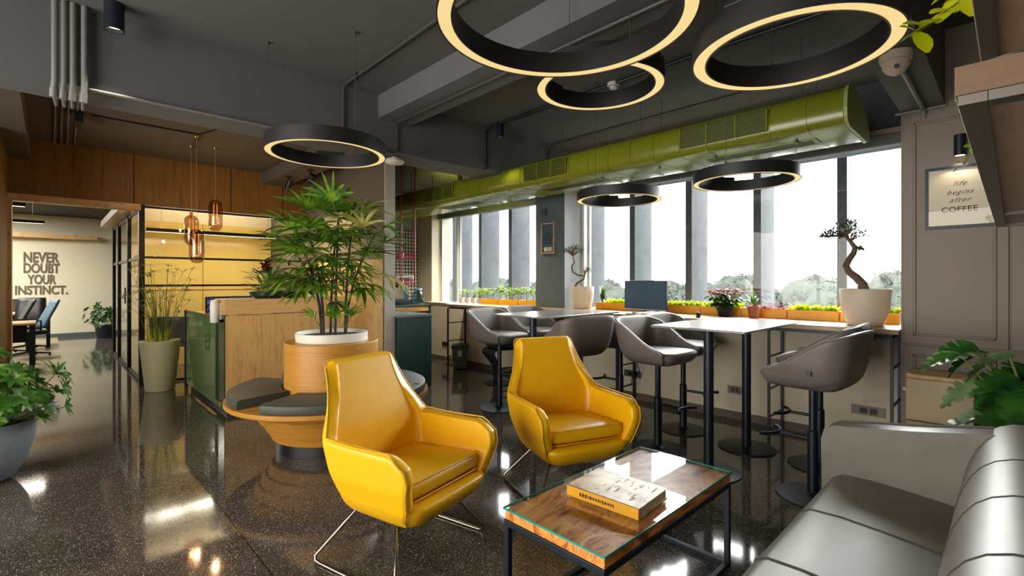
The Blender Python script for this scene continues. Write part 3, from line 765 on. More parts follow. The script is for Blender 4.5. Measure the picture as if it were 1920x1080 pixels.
def yellow_chair():
    t = thing('lounge_chair', 'nearer yellow leather lounge chair with winged arms on chrome sled legs, left of the other', 'armchair', group='yellow lounge chairs')
    W = [(.235, .20), (.27, .245), (.33, .295), (.45, .335), (.60, .350), (.64, .330), (.70, .295), (.78, .265), (.86, .245), (.94, .235)]
    B = [(.235, .15), (.30, .20), (.45, .24), (.60, .265), (.93, .375)]
    Fr = [(.235, -.17), (.28, -.24), (.36, -.29), (.50, -.325), (.60, -.30)]
    def Hs(s):
        s = min(s, 1-s)
        if s < .05: return .56+.055*smooth(s/.05)
        if s < .322: return .615-.006*sin(pi*(s-.05)/.272)
        if s < .352: return .615+.31*((s-.322)/.030)**1.1
        return .925+.015*smooth((s-.352)/.03)
    # wide notch: the back's edge runs straight up the narrowing width table
    Sh = [0, .012, .03, .05, .09, .13, .17, .21, .25, .285, .31, .322, .328, .334, .340, .346, .352, .362, .378, .395, .41, .42, .44, .47]
    P = wrap_shell(W, B, Fr, .245, Hs, nt=18, rc=[(.3, .11), (.6, .09), (.94, .06)], S=Sh+[.5]+[1-q for q in Sh[::-1]])
    MB().grid(P).build('chair_shell', M_LEATHER_Y, t, subsurf=1, solid=.058, bevel=0)
    # piping along the rim
    top = P[-1]; pts = [Vector(p)+Vector((0, 0, .001)) for p in top]
    # closed under-pan with a front lip
    rings = []
    for k, (hx, y0, y1, z) in enumerate(((.10, -.12, .10, .222), (.19, -.205, .17, .226), (.245, -.27, .20, .255), (.285, -.315, .21, .31), (.305, -.325, .215, .355), (.285, -.30, .21, .368), (.15, -.15, .15, .37))):
        cy, hy = (y0+y1)/2, (y1-y0)/2
        rings.append([Vector((x, y+cy, z)) for x, y in rbox(hx, hy, min(hx, hy)*.38, 4)])
    mb = MB().grid(rings, close=True); n = len(rings[0])
    mb.f.append(tuple(range(n-1, -1, -1))); mb.m.append(0); mb.f.append(tuple(range(6*n, 7*n))); mb.m.append(0)
    mb.build('seat_pan', M_LEATHER_Y, t, subsurf=1)
    Mt = Matrix.Translation((0, -.035, 0)) @ Matrix.Rotation(radians(-3.5), 4, 'X')
    mb = MB(); pillow(mb, .272, .262, .362, .448, .055, .012, M=Mt)
    cu = mb.build('seat_cushion', M_LEATHER_Y, t, subsurf=1)
    for zz in (.366, .444):
        lp = [Mt @ Vector((x*.972, y*.972, zz)) for x, y in rbox(.272, .262, .055, 5)]; lp.append(lp[0])
        MB().tube(lp, .0035, 6, False).build('cushion_piping', M_PIPING_Y, cu)
    # rim piping, outer
    MB().tube([p+Vector((0, 0, .0)) for p in top], .0035, 6).build('rim_piping', M_PIPING_Y, t)
    for s_, i0 in ((1, 0), (-1, -1)):
        MB().tube([P[j][i0] + Vector((-.002*s_, -.002, 0)) for j in range(len(P))], .0035, 6).build('arm_piping', M_PIPING_Y, t)
    for s_ in (-1, 1):
        pts = [(s_*.14, .13, .232), (s_*.17, .17, .225), (s_*.325, .285, .030), (s_*.33, .275, .012), (s_*.33, .24, .0085), (s_*.33, -.20, .0085), (s_*.33, -.235, .012), (s_*.325, -.245, .030), (s_*.20, -.14, .225), (s_*.17, -.11, .232)]
        MB().tube(pts, .008, 10).build('sled_leg', M_CHROME, t)
    MB().tube([(-.17, .17, .225), (.17, .17, .225)], .008, 8).tube([(-.2, -.14, .225), (.2, -.14, .225)], .008, 8).build('cross_bar', M_CHROME, t)
    return t
yc = yellow_chair(); yc.location = (1.31, 2.13, 0); yc.rotation_euler = (0, 0, radians(14))
dup(yc, (2.45, 2.03, 0), radians(-21), 'farther yellow leather lounge chair behind the far end of the coffee table')

# ================================================================== BAR STOOLS AND HIGH TABLES
def bar_stool():
    t = thing('bar_stool', '', 'bar stool', group='taupe bucket bar stools at the high tables')
    W = [(.70, .185), (.725, .232), (.77, .262), (.85, .282), (1.04, .295)]
    B = [(.70, .16), (.725, .20), (.77, .232), (.85, .25), (1.04, .278)]
    Fr = [(.70, -.165), (.725, -.195), (.77, -.208), (.82, -.205), (1.02, -.18)]
    def Hs(s):
        s = min(s, 1-s)
        return .795+.03*smooth(s/.03)+.23*smooth(max(0, s-.03)/.42)**.9
    P = wrap_shell(W, B, Fr, .70, Hs, ns=48, nt=10, rc=.13)
    MB().grid(P).build('bucket_shell', M_STOOL, t, subsurf=1, solid=.034)
    MB().tube([P[-1][i] for i in range(len(P[-1]))], .003, 6).build('rim_seam', M_STOOL_EDGE, t)
    rings = []
    for hx, hy, z in ((.08, .08, .688), (.15, .145, .69), (.20, .20, .708), (.235, .235, .75), (.24, .24, .785), (.225, .225, .805), (.12, .12, .812)):
        rings.append([Vector((x, y-.015, z)) for x, y in rbox(hx, hy, hx*.42, 5)])
    mb = MB().grid(rings, close=True); n = len(rings[0])
    mb.f.append(tuple(range(n-1, -1, -1))); mb.m.append(0); mb.f.append(tuple(range(6*n, 7*n))); mb.m.append(0)
    mb.build('seat_pad', M_STOOL, t, subsurf=1)
    MB().lathe([(0, .69), (.06, .69), (.06, .68), (.0225, .67), (.0225, .42), (.031, .41), (.031, .03), (.06, .013), (0, .013)], n=24).build('column', M_NAVY, t, ang=30)
    MB().lathe([(0, .016), (.10, .015), (.205, .009), (.21, .001), (0, .001)], n=56).build('disc_base', M_NAVY, t, ang=20)
    fr = MB().tube([(0, -.02, .36), (0, -.20, .36)], .011, 10)
    fr.tube([(.13*sin(a), -.20-.05+.05*cos(a*1.5)+.0, .36) for a in [x*.22 for x in range(-6, 7)]], .012, 10)
    fr.build('footrest', M_NAVY, t)
    MB().box(.2935, .2955, .06, .085, .80, .83).build('fabric_tag', M_BLACK, t, smooth=False)
    return t
st = bar_stool(); st.location = (3.45, .87, 0); st.rotation_euler = (0, 0, radians(176))
st['label'] = 'large taupe bucket stool in the right foreground with its back to the sofa arm'
for (x, y, rz, lab) in ((4.06, .98, 182, 'bucket stool mostly hidden behind the nearest right-hand stool'),
                        (3.55, 1.99, -4, 'taupe bucket stool at the near high table, nearer one on its far side'),
                        (4.16, 2.08, 3, 'bucket stool at the near high table, tucked behind the other on its far side'),
                        (3.46, 3.79, 6, 'leftmost taupe bucket stool at the far high table'),
                        (4.08, 3.86, -3, 'bucket stool showing only its rim beyond the far high table'),
                        (3.40, 2.72, 166, 'bucket stool with its back turned, directly behind the farther yellow chair'),
                        (4.12, 2.72, 183, 'bucket stool half hidden between the two high tables by the monitor')):
    dup(st, (x, y, 0), radians(rz), lab)

M_TTOP = paint('grey_laminate_tabletop', (120, 116, 110), .22, var=.05, scale=3, spec=.6)
def high_table(label, cx, cy, hx, hy, rz, lx):
    t = thing('high_table', label, 'high table', (cx, cy, 0), rz, 'high bar tables')
    MB().box(-hx, hx, -hy, hy, 1.014, 1.03).build('tabletop', M_TTOP, t, bevel=.003, smooth=False)
    MB().box(-.002, .002, -hy+.002, hy-.002, 1.0295, 1.0304).build('leaf_joint', M_BLACK, t, smooth=False)
    for s in (-1, 1):
        l = MB().cyl((s*lx, 0, .013), (s*lx, 0, 1.013), .034, 24).build('leg', M_NAVY, t)
        MB().lathe([(0, .016), (.19, .014), (.215, .009), (.215, .001), (0, .001)], c=(s*lx, 0, 0), n=56).build('disc_base', M_NAVY, l, ang=20)
    MB().box(-lx, lx, -.03, .03, 1.002, 1.0135).build('under_beam', M_NAVY, t, smooth=False)
    return t
high_table('nearer high table with grey top reflecting the wide window', 3.73, 1.50, .57, .33, radians(0), .35)
high_table('farther high table with grey top in front of the dark wall pier', 3.72, 3.20, .60, .33, radians(0), .36)

# black Z-shaped stool beyond
t = thing('z_stool', 'black curved Z-shaped stool by the knee wall behind the leftmost bucket stool', 'stool', (4.3, 4.72, 0), radians(75))
P = []
for k in range(22):
    u = k/21
    if u < .30: y, z = -.24+u/.30*.36, .47
    elif u < .42: a = (u-.30)/.12*pi*.75; y, z = .12+.055*sin(a), .415+.055*cos(a)
    else: v = (u-.42)/.58; y, z = .155-.10*v-.12*sin(pi*v)*.4, .375-.36*v
    P.append([Vector((x*w2, y, z)) for w2 in [.20-.10*smooth((u-.4)/.3)] for x in (-1, -.5, 0, .5, 1)])
MB().grid(P).build('curved_body', M_NAVY, t, solid=.02, subsurf=1)
mb = MB(); pillow(mb, .20, .18, .475, .52, .05, .01, M=Matrix.Translation((0, -.06, 0))); mb.build('seat_pad', M_BLACK, t)
MB().lathe([(0, .012), (.2, .009), (.205, .001), (0, .001)], n=40).build('disc_base', M_NAVY, t, ang=20)
MB().tube([(-.16, .02, .16), (-.16, -.26, .16), (.16, -.26, .16), (.16, .02, .16)], .009, 8).tube([(-.16, .02, .16), (.16, .02, .16)], .009, 8).build('footrest', M_NAVY, t)

# ================================================================== SOFA
t = thing('sofa', 'long grey-brown leather sofa with seamed seat in the right foreground', 'sofa', (1.35, 0, 0))
L0, L1 = -1.15, 1.33
def seat_sec(y):  # seat top height
    return .455-.035*smooth((.60-y)/.5)
rows = []
for i in range(0, 41):
    x = L0+(L1-L0)*i/40; row = []
    for y, z in ((.565, .10), (.585, .14), (.60, .38), (.588, .43), (.55, .452), (.45, .456), (.32, .448), (.20, .436), (.12, .425), (.05, .418), (.05, .10)):
        row.append(Vector((x, y, z)))
    rows.append(row)
mb = MB().grid(rows); n = 11
mb.f.append(tuple(range(n))); mb.m.append(0); mb.f.append(tuple(40*n+k for k in range(n-1, -1, -1))); mb.m.append(0)
seat = mb.build('seat_cushion', M_SOFA, t, ang=60)
# back: a padded roll leaning slightly
prof2 = [(.13, .40), (.142, .45), (.147, .50), (.142, .55), (.131, .60), (.117, .645), (.098, .69), (.073, .727), (.040, .755), (0, .772), (-.045, .779), (-.09, .772), (-.13, .755), (-.165, .725), (-.19, .69), (-.205, .65), (-.21, .60), (-.215, .35), (-.215, .08), (.05, .08), (.08, .35)]
rows = [[Vector((L0+(L1-L0+.12)*i/40, y, z)) for y, z in prof2] for i in range(41)]
mb = MB().grid(rows, close=True); n = len(prof2)
mb.f.append(tuple(range(n))); mb.m.append(0); mb.f.append(tuple(40*n+k for k in range(n-1, -1, -1))); mb.m.append(0)
back = mb.build('backrest', M_SOFA, t, ang=60)
# far arm rising towards the back
pr = [(.625, .10), (.632, .60), (.62, .645), (.59, .662), (.30, .70), (.06, .742), (-.20, .745), (-.20, .10)]
mb = MB(); rows = []
for x, k in ((L1-.02, .985), (L1, 1.0), (L1+.11, 1.0), (L1+.13, .985)):
    cy, cz = .2, .4; rows.append([Vector((x, cy+(y-cy)*k, cz+(z-cz)*k)) for y, z in pr])
mb.grid(rows, close=True); n = len(pr)
mb.f.append(tuple(range(n))); mb.m.append(0); mb.f.append(tuple(3*n+k for k in range(n-1, -1, -1))); mb.m.append(0)
mb.build('armrest', M_SOFA, t, bevel=.012, ang=50)
for xs in (1.35-1.35+.82-.01, .33, -.17, -.67):
    sy = [(.602, .12), (.602, .38), (.590, .431), (.551, .4535), (.45, .4575), (.32, .4495), (.20, .4375), (.13, .428)]
    MB().tube([(xs, y, z) for y, z in sy], .0032, 6).build('seat_seam', M_SOFA_SEAM, seat)
for xs in (.90, .52, .12, -.28, -.68):
    MB().tube([(xs, y, z) for y, z in [(.147, .50), (.142, .55), (.131, .60), (.117, .645), (.098, .69), (.073, .727), (.040, .755), (0, .772), (-.045, .779), (-.09, .772), (-.13, .755)]], .0028, 6).build('back_seam', M_SOFA_SEAM, back)
for x in (L0+.1, L1):
    for y in (-.15, .52):
        MB().cyl((x, y, 0.001), (x, y, .10), .02, 12).build('leg', M_BLACK, t)

# ================================================================== ROUND BENCH WITH PALM
pc = (1.73, 3.99)
t = thing('planter_bench', 'round wooden bench with stepped plywood base around a central drum', 'bench', (*pc, 0))
MB().lathe([(0, .09), (.43, .09), (.43, .001), (0, .001)], n=56).build('plinth', M_BLACK, t)
pr = [(0, .09), (.44, .09), (.46, .10), (.49, .17), (.505, .175), (.54, .24), (.555, .245), (.59, .31), (.605, .315), (.65, .365), (.785, .385), (.795, .395), (.795, .425), (0, .425)]
MB().lathe(pr, n=72).build('bench_base', M_PLY, t, ang=25)
MB().lathe([(.372, .425), (.372, .845), (.367, .85), (.0, .85)], n=72).build('drum', M_PLY, t, ang=30)
for a0 in (20, 110, 200, 290):
    a = radians(a0+9); b_ = radians(a0+81)
    ri, ro = .385, .772
    MB().lathe([(ri, .428), (ro, .428), (ro+.006, .45), (ro, .485), (ro-.02, .495), (ri+.01, .495), (ri, .485)], n=24, closed=True, ang=(a, b_)).build('seat_cushion', M_CUSH, t, ang=45)
ps = thing('planter_bowl', 'wide white round planter bowl set into the top of the bench drum', 'planter', (pc[0], pc[1], .851))
MB().lathe([(0, .001), (.285, .001), (.29, .07), (.28, .072), (.274, .03), (0, .03)], n=64).build('bowl_shell', M_WHITE, ps, ang=35)
MB().lathe([(.272, .04), (.15, .046), (0, .044)], n=40).build('soil', M_SOIL, ps)

def fan_leaf(mb, st, base, d, n, L, W, spread, droop, rnd, pet=.25):
    """rhapis leaf: petiole then fingers"""
    base = Vector(base); d = Vector(d).normalized()
    mid = base+d*pet*.6; tip = base+d*pet+Vector((0, 0, -.03*pet))
    st.tube([base, mid, tip], [.0035, .003, .0025], 5, False)
    side = d.cross(Vector((0, 0, 1)))
    side = side.normalized() if side.length > 1e-3 else Vector((1, 0, 0))
    up = side.cross(d).normalized()
    for k in range(n):
        a = (k/(n-1)-.5)*spread+rnd.uniform(-.06, .06)
        dd = (d*cos(a)+side*sin(a)+up*rnd.uniform(-.12, .12)).normalized()
        mb.blade(tip, dd, up, L*rnd.uniform(.8, 1.08)*(1-.18*abs(a)/spread), W*rnd.uniform(.8, 1.15), droop*rnd.uniform(.6, 1.4), 5, 'lance', .25)
pl = thing('palm', 'bushy lady palm with thin dark canes and long finger leaves in the bench planter', 'plant', (pc[0], pc[1], .897))
r_ = random.Random(11); lf = MB(); stm = MB(); ptl = MB()
canes = [((.09, -.05), .90, (.06, .0)), ((-.06, .03), .93, (-.12, .06)), ((.02, .08), .90, (.12, .16)), ((-.10, -.02), .80, (-.14, .12)), ((.12, .0), .86, (.16, -.22)), ((.0, -.06), .96, (.02, -.02)), ((-.03, .10), .66, (-.10, .30))]
pale_lf = MB()
for (bx_, by_), H, (lx, ly) in canes:
    pts = [Vector((bx_+lx*u*u, by_+ly*u*u, H*u)) for u in (0, .25, .5, .75, 1)]
    stm.tube(pts, [.011, .010, .010, .010, .007], 7)
    for q in range(13):
        u = .50+.50*q/12; P0 = Vector((bx_+lx*u*u, by_+ly*u*u, H*u)); a = q*2.4+bx_*40
        el = -.05+1.0*((q/12)**1.5)+r_.uniform(-.25, .2)
        d = Vector((cos(a)*cos(el), sin(a)*cos(el), sin(el)))
        fan_leaf(pale_lf if r_.random() < .08 else lf, ptl, P0, d, r_.choice((6, 7, 8)), r_.uniform(.26, .38), .033, radians(r_.uniform(110, 165)), r_.uniform(.5, 1.3), r_, r_.uniform(.12, .22))
for q in range(7):
    a = q*1.1; fan_leaf(lf, ptl, (.10*cos(a), .10*sin(a), .05), (cos(a)*.5, sin(a)*.5, .8), 5, .16, .02, 1.6, .8, r_, .12)
o = pale_lf.build('pale_leaf', leafmat('pale_palm_leaf', (150, 150, 60), (206, 196, 130), .34), pl, ang=80); o['kind'] = 'stuff'; o['label'] = 'yellowed pale palm leaves'
stm.build('cane', M_BARK_D, pl); ptl.build('leaf_stalk', M_STEM, pl); lf.build('leaf_crown', M_LEAF_PALM, pl, ang=80)['kind'] = 'stuff'
o = MB().cyl((0, 0, 0), (.02, -.035, .0), .035, 16).cyl((.02, -.035, 0), (.024, -.045, 0), .024, 14).build('spot_head', M_COND, loc=(2.20, 3.46, .465))
tag(o, 'small round grey gadget on the open edge of the wooden bench', 'gadget')

# ================================================================== RECEPTION DESK
t = thing('reception_desk', 'oak fronted reception desk with a glossy green end panel', 'reception desk', (1.25, 5.45, 0))
MB().box(.03, 1.22, .0, .05, .06, 1.00).build('front_panel', M_OAK, t, smooth=False)
MB().box(0.012, 1.26, -.015, .40, 1.01, 1.165).build('raised_ledge', M_OAKH, t, bevel=.003, smooth=False)
MB().box(.02, .30, .05, 1.75, .93, .965).box(.30, 1.22, .05, 1.75, .72, .75).build('worktop', M_OAKH, t, bevel=.002, smooth=False)
MB().box(.05, 1.20, .05, 1.70, .001, .07).build('plinth', M_BLACK, t, smooth=False)
MB().box(.02, .05, .03, .42, .07, 1.01).build('side_recess', M_LACQ_D, t, smooth=False)
pnl = MB().box(0, .018, .32, 1.76, .07, .985).box(0, .018, .06, .32, .07, .12).build('green_end_panel', M_LACQ, t, bevel=.002, smooth=False)
mk = MB()
for a, b_, c, d in ((.55, .60, .60, .78), (.62, .68, .60, .63), (.62, .68, .68, .71), (.62, .68, .75, .78), (.71, .73, .60, .78), (.50, .53, .70, .78)):
    mk.box(-.003, 0, a, b_, c, d)
mk.build('emblem', paint('dark_green_emblem', (50, 70, 44), .3), pnl, smooth=False)
MB().box(-.005, .02, 1.80, 1.86, 0.001, .98).build('corner_post', M_NAVY, t, smooth=False)
dsp = thing('dispenser', 'white rounded hand sanitiser dispenser fixed to the side of the desk', 'dispenser', (1.215, 5.60, .93))
MB().lathe([(0, 0), (.038, 0), (.043, .01), (.043, .20), (.036, .225), (0, .23)], n=28).build('dispenser_body', M_WHITE, dsp, ang=45)
MB().box(.036, .052, -.03, .03, .03, .2).build('wall_plate', M_WHITE, dsp, smooth=False)

mo = thing('reception_monitor', 'computer screen with a blue patterned display behind the reception desk', 'monitor', (1.66, 6.75, .751), radians(6))
MB().box(-.30, .30, 0, .025, .06, .41).build('screen_housing', M_BLACK, mo, bevel=.004, smooth=False)
def screenmat():
    m, nt, b = newmat('blue_text_screen'); v = coords(nt, (60, 60, 30))
    n = N(nt, 'ShaderNodeTexNoise'); n.inputs['Scale'].default_value = 1; nt.links.new(v, n.inputs['Vector'])
    c = ramp(nt, n.outputs['Fac'], [(.45, S((20, 26, 48))), (.6, S((110, 130, 190)))])
    nt.links.new(c, b.inputs['Emission Color']); b.inputs['Emission Strength'].default_value = .3; b.inputs['Base Color'].default_value = (0, 0, 0, 1)
    return m
MB().box(-.285, .285, -.003, 0, .20, .395).build('display', screenmat(), mo, smooth=False)
MB().box(-.285, .285, -.003, 0, .08, .19).build('display_lower', paint('grey_screen_band', (150, 150, 140), .4), mo, smooth=False)
MB().box(-.03, .03, .01, .03, 0, .08).box(-.11, .11, -.05, .1, 0, .012).build('stand', M_BLACK, mo, smooth=False)

def leafy(label, name, cat, loc, pot, leaves, group=None, rz=0):
    """pot: list of (profile, material, partname); leaves: function adding parts"""
    t = thing(name, label, cat, loc, rz, group)
    for prof_, m_, pn, ang_ in pot: MB().lathe(prof_, n=40).build(pn, m_, t, ang=ang_)
    leaves(t); return t
def cluster(t, mat, n, r0, z0, h, L, W, seed, shape='oval', droop=.5, up=.5, name='foliage', stem=True, smat=None, seg=4):
    r_ = random.Random(seed); lf = MB(); sm = MB()
    for k in range(n):
        a = r_.uniform(0, 2*pi); rr = r0*sqrt(r_.uniform(0, 1)); zz = z0+h*r_.uniform(.1, 1)
        p = Vector((rr*cos(a), rr*sin(a), zz))
        el = up+r_.uniform(-.5, .6); d = Vector((cos(a)*cos(el), sin(a)*cos(el), sin(el)))
        lf.blade(p, d, (0, 0, 1), L*r_.uniform(.7, 1.15), W*r_.uniform(.8, 1.2), droop, seg, shape)
        if stem and k % 3 == 0: sm.tube([(p.x*.25, p.y*.25, z0-.03), (p.x*.6, p.y*.6, (z0+zz)/2), p], .0025, 4, False)
    lf.build(name, mat, t, ang=80)
    if stem: sm.build('stem', smat or M_STEM, t)
# black bowl arrangement on the ledge
leafy('low round black bowl of variegated leaves with a dark red bloom on the reception ledge', 'potted_plant', 'plant', (1.72, 5.62, 1.1655),
      [([(0, 0), (.12, 0), (.17, .03), (.18, .075), (.165, .078), (.155, .06), (0, .06)], paint('dark_green_glazed', (30, 52, 46), .2), 'pot', 40)],
      lambda t: (cluster(t, M_LEAF_MID, 60, .15, .06, .22, .13, .045, 1), cluster(t, leafmat('pale_variegated_leaf', (170, 184, 140), (214, 216, 178)), 22, .13, .10, .18, .12, .04, 2, name='variegated_leaf'),
                 cluster(t, M_LEAF_REDD, 26, .05, .26, .10, .07, .05, 3, droop=.9, name='dark_bloom')))
leafy('white bowl of lime green hosta leaves on the right end of the reception ledge', 'potted_plant', 'plant', (2.22, 5.62, 1.1655),
      [([(0, 0), (.10, 0), (.13, .05), (.12, .052), (.11, .04), (0, .04)], M_WHITE, 'pot', 40)],
      lambda t: (cluster(t, leafmat('yellow_green_leaf', (150, 170, 30), (200, 206, 60)), 44, .14, .04, .16, .13, .07, 4), cluster(t, M_LEAF_DK, 40, .16, .03, .10, .14, .035, 5, name='dark_foliage')))
leafy('dark pot of mixed leaves with orange tips in the middle of the reception ledge', 'potted_plant', 'plant', (1.98, 5.64, 1.1655),
      [([(0, 0), (.08, 0), (.10, .06), (.09, .062), (.085, .045), (0, .045)], M_BLACK, 'pot', 40)],
      lambda t: (cluster(t, M_LEAF_MID, 50, .11, .04, .2, .15, .03, 6, 'lance'), cluster(t, leafmat('orange_tip_leaf', (206, 120, 30), (226, 166, 60)), 8, .06, .1, .12, .1, .02, 8, 'lance', name='orange_leaf')))

# ================================================================== POTS ON THE LEFT
def papyrus(t):
    r_ = random.Random(4); lf = MB(); sm = MB(); lo = MB()
    for k in range(34):
        a = r_.uniform(0, 6.28); rr = .13*sqrt(r_.random()); H = r_.uniform(.45, .95); lean = r_.uniform(.02, .30)
        p0 = Vector((rr*cos(a), rr*sin(a), .60)); p1 = p0+Vector((cos(a)*lean*.35, sin(a)*lean*.35, H*.6)); p2 = p0+Vector((cos(a)*lean, sin(a)*lean, H))
        sm.tube([p0, p1, p2], [.0035, .003, .002], 5, False)
        for q in range(11):
            b_ = 2*pi*q/11+k; lf.blade(p2, (cos(b_), sin(b_), r_.uniform(.1, .9)), (0, 0, 1), r_.uniform(.10, .17), .009, 1.0, 3, 'lance')
        for q in range(5):
            u = r_.uniform(.3, .9); pp = p0.lerp(p2, u); b_ = r_.uniform(0, 6.28); lf.blade(pp, (cos(b_), sin(b_), .8), (0, 0, 1), .10, .008, .6, 3, 'lance')
    for k in range(26):
        a = r_.uniform(0, 6.28); lo.blade((.11*cos(a), .11*sin(a), .60), (cos(a)*.25, sin(a)*.25, 1), (cos(a), sin(a), .2), r_.uniform(.10, .22), .012, .2, 4, 'lance')
    lf.build('leaf_tuft', leafmat('papyrus_leaf', (70, 92, 30), (128, 140, 62)), t, ang=80)['kind'] = 'stuff'; sm.build('stem', M_STEM, t); lo.build('basal_leaf', M_LEAF_LIME, t, ang=80)
leafy('tall tapering beige floor pot of papyrus standing by the glass partition', 'potted_papyrus', 'plant', (1.00, 7.33, 0),
      [([(0, .002), (.145, .002), (.155, .02), (.212, .615), (.20, .622), (.19, .60), (0, .60)], M_BEIGEPOT, 'pot', 40)], papyrus)
def schefflera(t, n=20, s=1.0, seed=9, z0=.36, mat=M_LEAF_DK, R0=.26, H=.5):
    r_ = random.Random(seed); lf = MB(); sm = MB()
    for k in range(n*4):
        a = r_.uniform(0, 6.28); rr = R0*sqrt(r_.random())*s; zz = z0+H*s*r_.uniform(.08, 1)*(1-.35*rr/R0/s)
        p = Vector((rr*cos(a)*1.15, rr*sin(a)*1.15, zz)); out = Vector((cos(a)*.6, sin(a)*.6, r_.uniform(.1, .8))).normalized()
        if k % 3 == 0: sm.tube([(p.x*.2, p.y*.2, z0-.04), (p.x*.6, p.y*.6, (z0+zz)/2-.02), p], .003, 4, False)
        sd = out.orthogonal().normalized(); ud = out.cross(sd)
        for q in range(7):
            b_ = 2*pi*q/7; d = (out*.35+sd*cos(b_)+ud*sin(b_)).normalized(); lf.blade(p, d, out, r_.uniform(.07, .10)*s, .034*s, .7, 3, 'oval')
    lf.build('foliage', mat, t, ang=80)['kind'] = 'stuff'; sm.build('stem', M_STEM, t)
M_LEAF_SCH = leafmat('schefflera_leaf', (30, 84, 24), (92, 140, 50), .3)
leafy('bushy umbrella plant in a pale blue-grey stone bowl at the left edge', 'potted_schefflera', 'plant', (-.31, 4.78, 0),
      [([(0, .002), (.11, .002), (.15, .03), (.21, .14), (.245, .27), (.255, .395), (.24, .40), (.225, .36), (0, .36)], M_STONEPOT, 'pot', 50), ([(.226, .362), (.1, .37), (0, .368)], M_SOIL, 'soil', 50)],
      lambda t: schefflera(t, 30, 1.0, 9, .38, M_LEAF_SCH, .36, .52))
leafy('small dark bush in a square black pot at the far end of the corridor', 'potted_shrub', 'plant', (1.02, 15.0, 0),
      [([(0, .002), (.2, .002), (.24, .30), (.22, .30), (.21, .27), (0, .27)], M_NAVY, 'pot', 30)], lambda t: schefflera(t, 14, 1.25, 21, .30, M_LEAF_DK, .30, .48))

# ================================================================== RECEPTION PENDANTS AND TRACK SPOTS
def amber_pendant(label, x, y, z0, z1):
    t = thing('glass_pendant', label, 'pendant lamp', (x, y, z0), 0, 'smoked glass pendants over reception')
    H = z1-z0; R = .075
    MB().lathe([(0, 0), (R*.55, .006), (R*.9, .035), (R, .08), (R, H-.08), (R*.9, H-.035), (R*.5, H-.006), (.016, H)], n=32).build('glass_shade', M_AMBER, t, ang=60)
    MB().cyl((0, 0, H-.03), (0, 0, H+.04), .017, 14).build('socket', paint('copper', (190, 110, 60), .25, metal=1), t)
    MB().tube([(-.016, 0, H-.05), (-.02, 0, .09), (0, 0, .08), (.02, 0, .09), (.016, 0, H-.05)], .0035, 6).build('filament', M_FIL, t)
    MB().cyl((0, 0, H+.04), (0, 0, CZB-z0-.02), .002, 6).build('cord', paint('copper_cord', (176, 120, 76), .4), t)
    MB().lathe([(0, 0), (.03, 0), (.028, -.014), (0, -.018)], c=(0, 0, CZB-z0), n=20).build('ceiling_rose', paint('brass', (190, 150, 90), .3, metal=1), t)
    lamp('pendant_glow', 'POINT', (x, y, z0+H*.45), 4*LAMPS, (1, .74, .46), .02)
amber_pendant('lowest smoked glass pendant in front, of the three over reception', 1.20, 6.35, 1.55, 1.93)
amber_pendant('middle-height smoked glass pendant behind the lowest one', 1.24, 6.85, 1.78, 2.14)
amber_pendant('highest smoked glass pendant, rightmost of the three over reception', 1.47, 6.75, 1.96, 2.34)
for k, (x, y, rx, rz, lab) in enumerate(((2.40, 6.95, 25, 30, 'black track spotlight under the reception beam, left one'), (2.46, 6.35, 50, 20, 'black track spotlight under the reception beam, right one'))):
    t = thing('track_spotlight', lab, 'spotlight', (x, y, 2.80), radians(rz))
    MB().cyl((0, 0, -.10), (0, 0, 0), .012, 10).cyl((0, 0, -.012), (0, 0, 0), .04, 16).build('bracket', M_BLACK, t)
    M_ = Matrix.Translation((0, 0, -.12)) @ Matrix.Rotation(radians(rx), 4, 'X')
    MB().tube([M_ @ Vector((0, 0, .07)), M_ @ Vector((0, 0, -.08))], .035, 20).build('lamp_head', M_BLACK, t)
    lamp('spot_beam', 'SPOT', (x-.1, y-.1, 2.55), 60*LAMPS, (1, .75, .45), .03, (radians(12), radians(-25), 0), 95)

# ================================================================== WINDOW COUNTER AND WHAT STANDS ON IT
t = thing('window_counter', 'long wood-topped bar counter running under the windows', 'counter', (0, 0, 0))
MB().box(4.44, 4.845, .575, 6.15, .957, .995).box(4.845, 5.21, .575, 4.055, .957, .995).build('counter_top', M_COUNTER, t, bevel=.003, smooth=False)
MB().box(4.845, 5.21, 4.575, 7.31, .942, .98).build('sill_board', paint('grey_sill', (150, 146, 136), .6), t, bevel=.002, smooth=False)
MB().box(4.50, 4.84, .62, 6.1, .925, .957).build('apron_frame', M_NAVY, t, smooth=False)
for y in (.62, 1.46, 3.0, 4.45, 6.09):
    m_ = MB()
    for x in (4.475, 4.815): m_.box(x-.010, x+.010, y-.010, y+.010, .001, .93)
    for z in (.18, .42, .70): m_.box(4.475, 4.815, y-.007, y+.007, z-.007, z+.007)
    m_.build('ladder_leg', M_NAVY, t, smooth=False)

